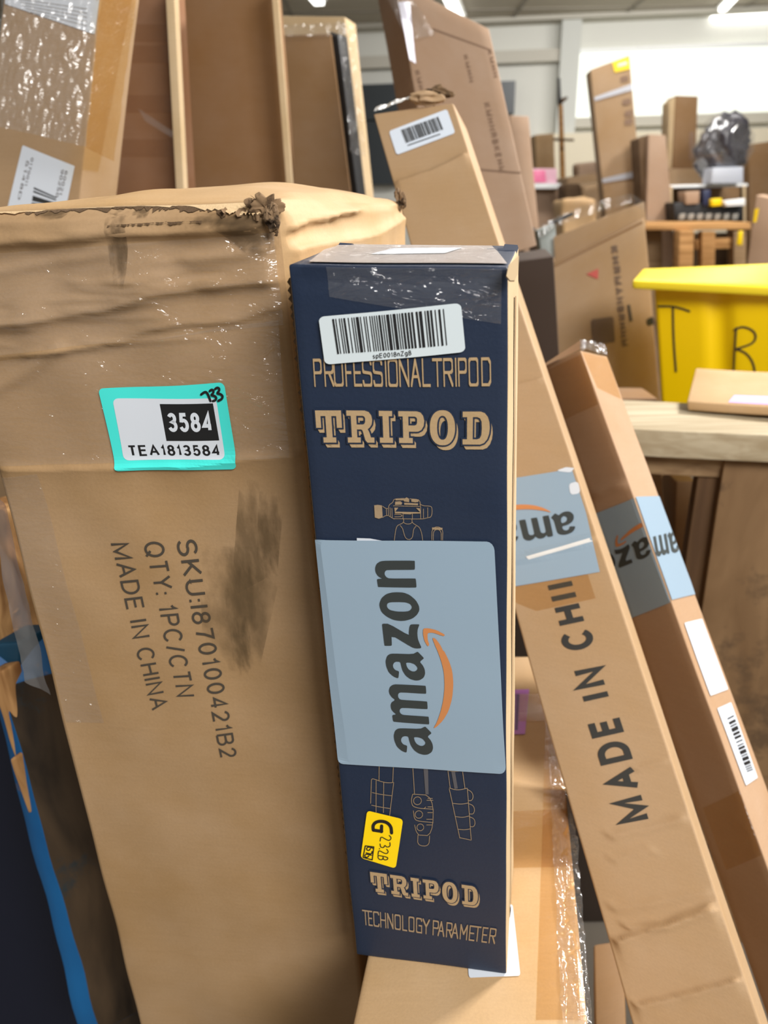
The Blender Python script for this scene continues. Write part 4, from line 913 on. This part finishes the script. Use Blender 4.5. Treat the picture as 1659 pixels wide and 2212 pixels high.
for k in range(5):
    sheet(A, 'front', 'printed_line', [(40 + k * 6, 5 + k * 7 - 8), (190, 20 + k * 9), (190, 22 + k * 9), (40 + k * 6, 7 + k * 7 - 8)], .0014, plain('faint_grey', (170, 170, 170), .6), rad=0, n=(6, 1))
sl = sheet(A, 'front', 'shipping_label', [(51, 312), (163, 357), (140, 470), (12, 470)], .001, M_paper, rad=.02, n=(8, 8))
bars(A, 'front', 'barcode', [(124, 424), (120, 470), (66, 470), (76, 402)], .0015, M_ink, n=7, seed=4, parent=sl)
for k, (a, b) in enumerate((((60, 345), (40, 430)), ((70, 340), (55, 400)), ((135, 365), (122, 425)), ((143, 368), (130, 420)))):
    write(A, 'front', 'printed_text', ('5148D', '0170011', '90250', '60021')[k], [(a[0] + 6, a[1]), (b[0] + 6, b[1]), (b[0], b[1] - 2), (a[0], a[1] - 2)], .0015, plain('grey_print', (120, 116, 116), .6), wt=.14, parent=sl)
B_ = bg('reddish-brown upright carton with clear tape bands, between the shrink-wrapped carton and the open one', [(236, -60, 1.40), (372, -60, 1.36), (405, 500, 1.40), (196, 500, 1.44)], .04, M_red, ext=.01)
for y in (52, 98, 205, 300): sheet(B_, 'front', 'clear_tape', [(225, y), (378, y + 2), (383, y + 40), (220, y + 38)], .001, M_btape, rad=0, n=(4, 2), clampu=(.01, .99))
wrapsheet('clear_tape', unp(300, 235, 1.37), unp(375, 285, 1.36), unp(372, 298, 1.36), unp(315, 262, 1.37), 20, 6, .003, 60, M_film, B_.obj, 5, (0, -1, 0))
Cc = bg('tall open brown carton showing its plain inside, top left of centre', [(366, -60, 1.50), (590, -60, 1.46), (636, 500, 1.50), (392, 500, 1.54)], .04, M_inner, ext=.01)
def panel(q, th, bv, name, mat, par):
    h = hexpx(q, th, bv, r=.001); h.build(name, mat, .08, par); return h
panel([(355, -60, 1.30), (374, -60, 1.30), (402, 500, 1.34), (385, 500, 1.34)], None, (-.004, .05, 0), 'side_panel', M_edge, Cc.obj)
panel([(583, -60, 1.40), (597, -60, 1.40), (640, 500, 1.44), (626, 500, 1.44)], None, (-.002, .03, 0), 'side_panel', M_edge, Cc.obj)
Dd = bg('dirty taped brown carton with a black strip painted in for its shaded gap, beside the tall open carton', [(560, 33, 1.96), (745, 36, 1.9), (795, 500, 1.95), (560, 500, 2.0)], .08, M_edge, ext=.01)
panel([(560, 78, 1.90), (714, 73, 1.87), (768, 500, 1.91), (560, 500, 1.94)], .05, None, 'inner_box', M_brown, Dd.obj)
panel([(713, 68, 1.88), (730, 74, 1.875), (782, 500, 1.92), (766, 500, 1.92)], .05, None, 'gap_shade_strip', M_black, Dd.obj)  # flat black strip stands in for the unlit gap
wrapsheet('clear_wrap', unp(730, 45, 1.86), unp(768, 60, 1.86), unp(790, 340, 1.88), unp(758, 330, 1.88), 30, 90, .008, 60, M_film, Dd.obj, 8, (0, -1, 0))
wrapsheet('clear_wrap', unp(590, 55, 1.88), unp(745, 50, 1.86), unp(748, 78, 1.86), unp(592, 80, 1.88), 70, 12, .006, 60, M_film, Dd.obj, 9, (0, -1, 0))
sheet(Dd, 'front', 'clear_tape', [(600, 180), (760, 172), (765, 200), (600, 210)], .035, M_btape, rad=0, n=(4, 2), clampu=(.01, .99))

# ------------------------------------------------------------------ leaning pinkish carton
UPRIGHT = False
E_ = bg('tall pinkish-brown carton with faint printing leaning back behind the barcode carton', [(850, -45, 1.62), (1056, 62, 1.56), (1160, 530, 1.44), (968, 590, 1.50)], None, M_pink, bvec=(-.034, .12, -.01), res=.03)
wrapsheet('clear_wrap', unp(860, 5, 1.58), unp(885, 5, 1.58), unp(898, 138, 1.55), unp(885, 130, 1.55), 14, 40, .006, 60, plain('wrap_glare', (228, 228, 240), .15), E_.obj, 5, (0, -1, 0))  # opaque pale sheet that paints the glare on the wrap
wrapsheet('clear_wrap', unp(828, -20, 1.6), unp(880, -20, 1.6), unp(940, 75, 1.58), unp(880, 90, 1.58), 40, 50, .006, 60, M_film, E_.obj, 7, (0, -1, 0))
fp = plain('faded_print', (132, 106, 86), .7)
fp2 = plain('faded_print_dark', (104, 84, 70), .7)
for k, (x, y, w_, t) in enumerate(((1044, 222, 13, 150), (1000, 118, 9, 60), (1052, 108, 9, 60), (895, 150, 10, 60))):
    L_ = 'KMHNRBKEHMN'[:max(3, t // 14)]
    write(E_, 'front', 'printed_text', L_, [(x + w_, y), (x + w_ + t * .235, y + t), (x + t * .235, y + t + 2), (x, y + 2)], .0012, fp, wt=.22, track=.2)
sheet(E_, 'front', 'crease', [(935, 60), (1060, 108), (1062, 112), (934, 64)], .001, fp, rad=0, n=(8, 1))
sheet(E_, 'front', 'crease', [(1035, 365), (1125, 372), (1126, 376), (1036, 369)], .001, fp, rad=0, n=(8, 1))
UPRIGHT = True
# curled flap of the carton behind it
bg('curled flap of an open brown carton just right of the tall leaning pinkish carton', q4((1100, 250), (1142, 252), (1158, 440), (1120, 440), 2.6), .25, M_pink, ext=.01)
bg('brown carton, deep shade put into its colour, that the tall leaning pinkish carton stands on', [(940, 590, 1.49), (1196, 553, 1.45), (1216, 900, 1.6), (940, 900, 1.6)], .24, plain('deep_shade_brown', (54, 38, 26), .8), ext=.01)  # shade under the leaning carton is put into this near-black brown

# ------------------------------------------------------------------ battered carton with red mark
T_ = bg('open brown carton with a red triangle and dark print, behind the square-section carton', [(1168, 590, 2.05), (1392, 470, 2.0), (1428, 880, 1.9), (1205, 930, 1.95)], .35, M_box, ext=.01, res=.04)
Tq = T_
panel([(1196, 512, 2.035), (1392, 436, 1.99), (1396, 490, 1.99), (1200, 580, 2.035)], .004, None, 'torn_flap', M_box, T_.obj)
panel([(1150, 500, 2.1), (1172, 492, 2.08), (1190, 570, 2.08), (1170, 585, 2.1)], .02, None, 'side_flap', M_box, T_.obj)
panel([(1163, 498, 2.04), (1200, 482, 2.04), (1202, 556, 2.04), (1172, 562, 2.04)], .03, None, 'grey_insert', plain('grey_foam', (150, 158, 156), .8), T_.obj)
panel([(1138, 498, 2.3), (1180, 520, 2.3), (1205, 850, 2.2), (1165, 700, 2.2)], .2, None, 'shade_panel', plain('deep_shade_brown', (54, 38, 26), .8), T_.obj)  # panel coloured near-black in place of the dark gap beside the carton
for k, (p, q) in enumerate((((1160, 498), (1215, 466)), ((1215, 466), (1300, 438)), ((1300, 438), (1360, 424)), ((1360, 424), (1388, 440)))):
    wrapsheet('clear_wrap', unp(p[0], p[1] - 6, 1.98), unp(q[0], q[1] - 6, 1.96), unp(q[0] + 2, q[1] + 16, 1.96), unp(p[0] + 2, p[1] + 16, 1.98), 20, 10, .012, 40, M_film, T_.obj, 30 + k, (0, -1, 0))
panel([(1190, 478, 1.97), (1238, 458, 1.97), (1240, 464, 1.97), (1195, 486, 1.97)], .02, None, 'tear', M_black, T_.obj)
polys(T_, 'front', 'red_mark', [[[(1266, 592), (1292, 580), (1291, 603)]]], pix(T_, 'front'), .003, plain('red_ink', (190, 84, 78), .6))
write(T_, 'front', 'printed_text', 'KHRMANBRHNM', [(1334, 530), (1356, 748), (1342, 750), (1318, 532)], .003, fp2, wt=.24, track=.16)
sheet(T_, 'front', 'printed_block', [(1276, 690), (1324, 684), (1328, 740), (1280, 745)], .003, fp2, rad=.1, n=(4, 4))
sheet(T_, 'front', 'printed_line', [(1354, 660), (1360, 658), (1366, 694), (1360, 696)], .003, M_ink2, rad=0, n=(2, 2))
sheet(T_, 'front', 'ink_spot', [(1395, 690), (1412, 684), (1414, 700), (1398, 706)], .003, M_black, rad=.3, n=(4, 4))
sheet(T_, 'front', 'crease', [(1160, 592), (1386, 478), (1388, 482), (1162, 596)], .002, M_inner, rad=0, n=(8, 1))

# ------------------------------------------------------------------ yellow tote
M_yel = plain('yellow_plastic', (255, 214, 0), .38); M_yel2 = plain('yellow_rim', (248, 222, 48), .35)
Y = hexpx([(1411, 614, 1.80), (1800, 634, 1.62), (1790, 980, 1.52), (1430, 950, 1.70)], .06, r=.012, noise=(.001, 6, 2))
Y.disp = {'front': lambda u, v, A, B: -.012 * (sstep((u * A - .118) / .012) - sstep((u * A - .150) / .03)) }
yo = Y.build('plastic_tote', M_yel, .012); tag(yo, 'big yellow plastic tote with hand-written letters T and R', 'tote')
UPRIGHT = False
Ym = hexpx([(1388, 580, 1.86), (1830, 560, 1.66), (1835, 630, 1.585), (1365, 606, 1.765)], .02, r=.006); Ym.build('rim', M_yel2, .02, yo)
penlines(Y, 'front', 'handwriting', [[(1423, 661), (1455, 661), (1478, 667), (1491, 672)], [(1455, 664), (1456, 730), (1461, 802)], [(1592, 708), (1588, 760), (1585, 812)], [(1588, 712), (1605, 704), (1628, 712), (1636, 726), (1628, 742), (1592, 753)], [(1592, 753), (1615, 762), (1630, 785), (1632, 812)]], 4.2, .002, M_ink)
UPRIGHT = True

# ------------------------------------------------------------------ workbench of raw lumber
wb = empty('workbench', (0, 0, 0)); wb.location = (.62, 1.3, 0); tag(wb, 'raw lumber workbench with pale plank top and stained plywood side, right edge of the picture', 'workbench')
TY = math.radians(-14); ez = 1.10
fx = np.array([math.cos(TY), math.sin(TY), 0]); fy = np.array([-math.sin(TY), math.cos(TY), 0])
p0 = at_height(1300, 923, ez); org = np.array([p0[0], p0[1], 0])
def bl(name, x, y, z, w_, d_, h_, mat, res=.03, noise=(.0012, 14, 3), r=.002): return wbox(name, org + fx * x + fy * y + np.array([0, 0, z]), w_, d_, h_, TY, mat, wb, r=r, res=res, noise=noise)
bl('top_plank', 0, 0, ez - .045, 1.2, .19, .045, M_pine)
bl('apron', .02, .03, ez - .085, .19, .03, .038, M_pine2)
def foot(px, py, y):
    d = _f + (px - CX) / F * CR + (py - CY) / F * CD; n = fy; P0 = org + fy * y
    return float((CAM + d * ((P0 - CAM) @ n) / (d @ n) - org) @ fx)
bl('leg', foot(1508, 1032, .035), .035, 0, foot(1566, 1032, .035) - foot(1508, 1032, .035), .05, ez - .05, M_post)
x1 = foot(1566, 1000, .02); bl('side_panel', x1, .02, 0, 1.0, .018, ez - .046, M_ply, res=.05)
# cartons stored below
bg('pale carton stored under the workbench, seen left of its leg', q4((1428, 1030), (1482, 1030), (1480, 1200), (1440, 1200), 1.9), .2, M_low, ext=.01)
bg('brown carton under the workbench next to its dark leg', q4((1462, 1040), (1506, 1040), (1490, 1190), (1455, 1190), 1.75), .1, M_brown, ext=.01)
pf = bg('white foam sheet under the left end of the workbench', q4((1375, 1028), (1440, 1028), (1450, 1120), (1375, 1120), 2.3), .05, plain('white_foam', (228, 224, 214), .8), cat='foam sheet', name='foam_sheet', ext=.01)
bg('low brown carton standing on the floor below the workbench, near the slanting carton', q4((1455, 1180), (1530, 1180), (1560, 1400), (1480, 1400), 1.85), .1, M_low, ext=.01)
K_ = bg('shallow open carton with a lilac label lying on the workbench plank', [(1484, 866, 1.33), (1775, 884, 1.25), (1775, 905, 1.26), (1486, 886, 1.34)], .20, M_low)
bo = K_.obj
sheet(K_, 'top', 'lilac_label', [(1585, 853), (1690, 857), (1690, 875), (1572, 868)], .001, plain('lilac_label', (206, 170, 226), .5), rad=0, n=(4, 2))

# ------------------------------------------------------------------ shelf group and things further back
Lc = [
 ('tall leaning carton with yellow label and two silver straps, against the bright window', [(1275, 150, 4.0), (1360, 118, 3.95), (1395, 500, 3.7), (1312, 500, 3.75)], .25, M_box, 'L'),
 ('plain upright carton with a left side coloured dark for shade, right of the strapped carton', [(1402, 290, 3.9), (1438, 292, 3.9), (1455, 500, 3.8), (1396, 500, 3.8)], .2, M_pink, 'M'),
 ('narrow tall carton standing on a flat box beside the black bag', [(1460, 207, 4.3), (1508, 208, 4.3), (1503, 364, 4.2), (1453, 364, 4.2)], .15, M_brown, 'N'),
 ('flat brown box on the white shelf under the narrow tall carton', [(1448, 364, 4.28), (1530, 364, 4.28), (1528, 400, 4.2), (1446, 400, 4.2)], .25, M_box, 'O'),
 ('dark brown carton at the right picture edge, beside the black bag', [(1618, 312, 4.4), (1700, 300, 4.4), (1700, 470, 4.3), (1620, 470, 4.3)], .3, M_brown, 'R'),
 ('wrapped carton with a yellow sticker at the right picture edge, above the yellow tote', [(1634, 422, 2.9), (1720, 440, 2.85), (1700, 640, 2.75), (1605, 640, 2.8)], .3, M_pink, 'S'),
 ('brown carton below the pink packet', [(1142, 408, 5.0), (1212, 408, 5.0), (1216, 560, 4.8), (1148, 560, 4.8)], .3, M_pink, 'G'),
 ('pale upright carton behind the pink packet', [(1157, 292, 6.0), (1197, 288, 6.0), (1200, 372, 5.9), (1160, 372, 5.9)], .3, M_low, 'H'),
 ('heap of brown cartons behind the thin pole, leftmost and largest box', [(1226, 385, 5.2), (1300, 372, 5.2), (1310, 480, 5.0), (1222, 480, 5.0)], .4, M_box, 'J'),
]
H_ = {}
for lb_, q, th, mt_, key in Lc: H_[key] = bg(lb_, q, th, mt_, ext=None if key in 'NO' else .01, noise=(.002, 8, 2), res=.15)
L0 = H_['L']
sheet(L0, 'front', 'yellow_label', [(1322, 134), (1359, 122), (1361, 148), (1328, 156)], .004, M_ylab, rad=0, n=(2, 2))
sheet(L0, 'front', 'label_line', [(1334, 138), (1354, 132), (1355, 138), (1335, 144)], .006, M_paper, rad=0, n=(2, 1))
for a, b in ((198, 178), (378, 370)): sheet(L0, 'front', 'silver_strap', [(1284, a + 12), (1372, b), (1373, b + 14), (1285, a + 20)], .004, plain('silver_tape', (178, 180, 188), .3), rad=0, n=(8, 1), clampu=(0, 1))
for x, y in ((1340, 165), (1345, 215), (1350, 240), (1350, 258)): sheet(L0, 'front', 'printed_mark', [(x, y), (x + 18, y - 4), (x + 18, y + 10), (x, y + 12)], .003, fp, rad=.2, n=(2, 2))
panel([(1380, 300, 3.93), (1404, 290, 3.93), (1412, 500, 3.83), (1392, 500, 3.83)], .1, None, 'shade_panel', M_dkpaper, H_['M'].obj)  # shade of the left side is put into this dark card colour
panel([(1446, 222, 4.32), (1460, 208, 4.31), (1455, 364, 4.21), (1442, 364, 4.22)], .1, None, 'side_flap', M_edge, H_['N'].obj)
sheet(H_['N'], 'front', 'printed_mark', [(1490, 285), (1499, 285), (1498, 345), (1489, 345)], .003, fp, rad=0, n=(2, 2))
sheet(H_['S'], 'front', 'yellow_label', [(1622, 455), (1640, 450), (1634, 480), (1618, 482)], .004, M_ylab, rad=0, n=(2, 2), clampu=(.01, 1))
# white shelf, crate, bench
def bx(name, label, cat, quad, th, mat, **k): h = hexpx(quad, th, r=.004); o = h.build(name, mat, .2); tag(o, label, cat); return h
sh = empty('shelf_unit', (1.6, 3.9, 0)); tag(sh, 'shelf with thin white board carrying the black bag, over a dark crate', 'shelf')
def part(name, q, th, mat, par, r=.004, ext=None):
    h = hexpx(q, th, None, ext, r=r); h.build(name, mat, .2, par); return h
part('shelf_board', [(1440, 400, 4.0), (1616, 396, 4.0), (1616, 403, 4.0), (1440, 407, 4.0)], .5, M_white, sh)
part('shelf_back', [(1446, 405, 4.3), (1612, 402, 4.3), (1612, 470, 4.25), (1446, 470, 4.25)], .02, M_brown, sh)
part('shelf_post', [(1446, 402, 4.0), (1453, 402, 4.0), (1455, 484, 3.95), (1448, 484, 3.95)], .04, M_edge, sh)
part('shelf_post', [(1604, 402, 4.0), (1612, 402, 4.0), (1612, 484, 3.95), (1605, 484, 3.95)], .04, M_edge, sh)
crt = bx('plastic_crate', 'black plastic crate on the wooden bench below the white shelf', 'crate', [(1455, 438, 3.9), (1606, 436, 3.9), (1606, 478, 3.87), (1458, 482, 3.87)], .3, M_black)
for k in range(7): part('crate_slot', [(1470 + k * 19, 462, 3.89), (1482 + k * 19, 461, 3.89), (1479 + k * 19, 474, 3.875), (1467 + k * 19, 475, 3.875)], .02, plain('crate_gap', (150, 146, 138), .6), crt.obj, .001)
bx('yellow_packet', 'small yellow packet in the black crate', 'packet', [(1537, 430, 3.85), (1560, 428, 3.85), (1560, 444, 3.85), (1538, 446, 3.85)], .05, M_ylab)
bx('white_tray', 'white tray resting in the black crate beside the yellow packet', 'tray', [(1562, 434, 3.84), (1610, 428, 3.84), (1610, 444, 3.84), (1570, 446, 3.84)], .06, M_white)
bx('blue_bottle', 'dark blue slim container standing in the black crate', 'bottle', [(1520, 410, 3.86), (1536, 410, 3.86), (1534, 444, 3.85), (1519, 444, 3.85)], .05, plain('dark_blue_plastic', (36, 44, 78), .4))
bx('round_roll', 'pinkish round-ended roll in the left of the black crate', 'roll', [(1480, 414, 3.86), (1512, 412, 3.86), (1510, 440, 3.85), (1482, 442, 3.85)], .1, M_pink)
bn = empty('wooden_bench', (1.5, 3.7, 0)); tag(bn, 'rough wooden bench with cross rail and legs, behind the yellow tote', 'bench')
part('top_board', [(1388, 484, 3.6), (1622, 480, 3.6), (1622, 496, 3.57), (1388, 498, 3.57)], .45, M_pal, bn)
part('leg', [(1468, 498, 3.55), (1500, 498, 3.55), (1490, 800, 3.1), (1458, 800, 3.1)], .08, M_pal, bn)
part('leg', [(1395, 498, 3.8), (1430, 498, 3.8), (1432, 700, 3.5), (1400, 700, 3.5)], .08, M_pine2, bn)
part('cross_rail', [(1502, 518, 3.65), (1600, 512, 3.65), (1602, 536, 3.63), (1504, 540, 3.63)], .05, M_pal, bn)
part('leg', [(1516, 500, 3.62), (1546, 500, 3.62), (1542, 700, 3.4), (1514, 700, 3.4)], .05, M_pal, bn)
part('leg', [(1585, 500, 3.62), (1612, 500, 3.62), (1612, 700, 3.4), (1584, 700, 3.4)], .05, M_pine2, bn)
bg('dark-brown low carton behind the wooden bench legs', q4((1390, 505), (1600, 505), (1600, 680), (1390, 680), 5.1), .2, M_dkpaper, ext=.01)
part('yellow_tag', [(1596, 500, 3.5), (1606, 498, 3.5), (1604, 530, 3.5), (1592, 530, 3.5)], .01, M_ylab, bn)
# pink packet, white tray under it
bx('pink_packet', 'pink and white packet on top of the brown carton by the thin pole', 'packet', [(1142, 364, 4.9), (1203, 364, 4.9), (1203, 396, 4.9), (1146, 396, 4.9)], .15, plain('pale_pink', (236, 190, 206), .4))
pk = bpy.data.objects['pink_packet']; part('pink_patch', [(1154, 368, 4.87), (1178, 368, 4.87), (1180, 394, 4.87), (1150, 394, 4.87)], .03, plain('hot_pink', (246, 128, 170), .4), pk)
bx('white_tray', 'white tray directly under the pink packet', 'tray', [(1142, 396, 4.88), (1212, 396, 4.88), (1212, 408, 4.88), (1144, 408, 4.88)], .2, M_white)
# pole
po = empty('pole', (2.0, 5.6, 0)); tag(po, 'thin brown upright pole with a dark tip and small hook, in front of the wall', 'pole')
part('pole_shaft', [(1208, 225, 5.5), (1216, 225, 5.5), (1224, 445, 5.2), (1213, 445, 5.2)], .04, M_pal, po, ext=0.)
part('pole_tip', [(1205, 168, 5.5), (1210, 168, 5.5), (1213, 228, 5.5), (1206, 228, 5.5)], .02, M_black, po, .001)
part('hook', [(1214, 212, 5.48), (1226, 208, 5.48), (1226, 213, 5.48), (1214, 224, 5.48)], .02, M_post, po, .001)
part('cross_rod', [(1196, 298, 5.5), (1240, 300, 5.5), (1240, 305, 5.5), (1196, 304, 5.5)], .02, M_post, po, .001)
# heap by the pole
for k, (x, y, w_, h_, z, mt_, lb_) in enumerate(((1256, 352, 40, 50, 5.6, M_pink, 'round-shouldered brown box in the heap behind the thin pole'), (1222, 400, 34, 40, 4.7, M_dkpaper, 'dark little box low in the heap behind the thin pole'), (1262, 398, 46, 40, 4.9, M_box, 'small carton at the right of the heap beneath the strapped carton'), (1216, 428, 70, 30, 4.0, M_low, 'pale flat box at the foot of the heap, above the battered open carton'))):
    bg(lb_, q4((x, y), (x + w_, y - 4), (x + w_ + 2, y + h_), (x, y + h_), z), .2, mt_, noise=(.012, 14, k), res=.04, r=.02, ext=.01)
# black bag in clear plastic
bm = bmesh.new(); bmesh.ops.create_icosphere(bm, subdivisions=5, radius=1)
ctr = unp(1562, 318, 4.0); Vn = []
for v in bm.verts:
    p = np.array(v.co); s = 1 + .16 * sines(p[None] * 1.0, 5, 41)[0] + .07 * sines(p[None], 14, 42)[0]
    q = p * s * np.array([.118, .12, .150]); q[2] = max(q[2], -.145)
    if q[2] < 0: q[0] *= 1.12
    v.co = q
me = bpy.data.meshes.new('black_bag'); bm.to_mesh(me); bm.free(); bag = link('black_bag', me, plain('black_bag_plastic', (62, 60, 66), .3), None, True); bag.location = ctr
tag(bag, 'crumpled black bag on the white shelf at the right', 'bag')
bm = bmesh.new(); bmesh.ops.create_icosphere(bm, subdivisions=4, radius=1)
for v in bm.verts:
    p = np.array(v.co); s = 1 + .08 * sines(p[None], 6, 51)[0]; q = p * s * np.array([.145, .13, .175]); q[2] = max(q[2], -.165); v.co = q
me = bpy.data.meshes.new('clear_cover'); bm.to_mesh(me); bm.free(); cov = link('clear_cover', me, M_film, bag, True)
part('white_contents', [(1540, 362, 3.9), (1606, 360, 3.9), (1606, 396, 3.9), (1536, 397, 3.9)], .12, plain('pale_plastic', (190, 196, 208), .4), bag)

UPRIGHT = False
# ------------------------------------------------------------------ broken blue-painted timber, bottom left
M_blue = wood('blue_paint', (26, 104, 164), (20, 90, 148), rough=.5, ax=(5, 5, 5), dirt=(14, .62, .9, (150, 120, 84)))
M_worn = wood('worn_timber', (92, 74, 54), (42, 34, 26), ax=(12, 12, 4), dirt=(9, .55, .8, (30, 56, 66)))
M_split = wood('split_wood', (206, 160, 106), (140, 96, 54), ax=(60, 60, 6))
def post(name, pts_top, pts_bot, zt, zb, bvec, mat, parent=None, slot=None, noise=(.002, 30, 4), res=.02):
    h = Hex([unp(*pts_top[0], zt), unp(*pts_top[1], zt), unp(*pts_bot[1], zb), unp(*pts_bot[0], zb)], [unp(*pts_top[0], zt) + bvec, unp(*pts_top[1], zt) + bvec, unp(*pts_bot[1], zb) + bvec, unp(*pts_bot[0], zb) + bvec], r=.003, noise=noise)
    h.build(name, mat, res, parent, slot=slot); return h
bt = post('timber_post', [(-45, 1400), (4, 1490)], [(172, 2230), (216, 2230)], .80, .98, np.array([.075, .05, -.0]), [M_blue, M_worn], slot={'right': 1})
bo2 = bt.obj; tag(bo2, 'broken timber post with bright blue paint and splintered top, bottom left', 'timber post')
dp = post('worn_face', [(40, 1425), (150, 1440)], [(210, 2240), (318, 2240)], .86, 1.05, np.array([.02, .08, 0]), M_worn, bo2, res=.01, noise=(.003, 40, 5))
sp_ = post('split_strip', [(-30, 1455), (6, 1450)], [(34, 1650), (62, 1640)], .79, .84, np.array([.01, .02, 0]), M_split, bo2, noise=(.001, 60, 6), res=.006)
post('split_strip', [(20, 1640), (34, 1636)], [(58, 1760), (66, 1756)], .82, .86, np.array([.01, .02, 0]), M_split, bo2, noise=(.001, 60, 7), res=.006)
post('painted_stub', [(-20, 1392), (46, 1388)], [(-20, 1450), (34, 1485)], .80, .82, np.array([.02, .04, 0]), [plain('teal_paint', (24, 70, 96), .5)], bo2, noise=(.001, 50, 8), res=.006)
rb = hexpx([(-60, 1090, .90), (8, 1100, .88), (52, 1388, .92), (-60, 1396, .95)], .09, r=.004, noise=(.003, 70, 9)); rbo = rb.build('broken_board', M_split, .006)
tag(rbo, 'splintered pale end of a snapped board above the blue-painted post, left edge', 'board')
shreds('splinter', rb, unp(44, 1380, .91), 14, .008, M_split, rbo, 22, (.5, .4, 1.4))
tm = hexpx([(-400, 1310, 1.02), (130, 1310, 1.02), (225, 2320, 1.17), (-400, 2320, 1.17)], .1, r=.01); tmo = tm.build('plastic_tub', plain('navy_tub_shade', (6, 13, 34), .6), .1)  # darkness deep in the pile is put into the tub's colour
tag(tmo, 'plastic tub behind the blue-painted post, shade put into its near-black navy, bottom left corner', 'tub')
bb = hexpx([(-60, 1600, 1.2), (20, 1612, 1.18), (24, 1700, 1.2), (-60, 1745, 1.24)], .05, r=.012, noise=(.003, 40, 2)); bbo = bb.build('blue_fabric', plain('bright_blue', (10, 110, 220), .6), .01)
tag(bbo, 'bright blue scrap at the left picture edge beside the painted post', 'cloth')
# small carton down between the lower carton and the long one
sc_ = bg('small brown carton deep in the gap left of the long black-printed carton, bottom edge', [(1283, 2040, 1.02), (1347, 2030, 1.02), (1352, 2300, .9), (1285, 2300, .9)], .1, M_brown, ext=.01)
UPRIGHT = True
bg('carton coloured dark for the shade behind the navy box, visible in the gap right of it', q4((1050, 1285), (1260, 1285), (1280, 1420), (1050, 1420), 1.35), .1, plain('deep_shade_card', (46, 34, 24), .8), ext=.01)  # near-black colour carries the shade of the gap
bg('brown carton standing behind the long carton, filling the gap under the workbench', q4((1250, 860), (1420, 860), (1460, 1500), (1250, 1500), 1.62), .1, M_inner, ext=.01)
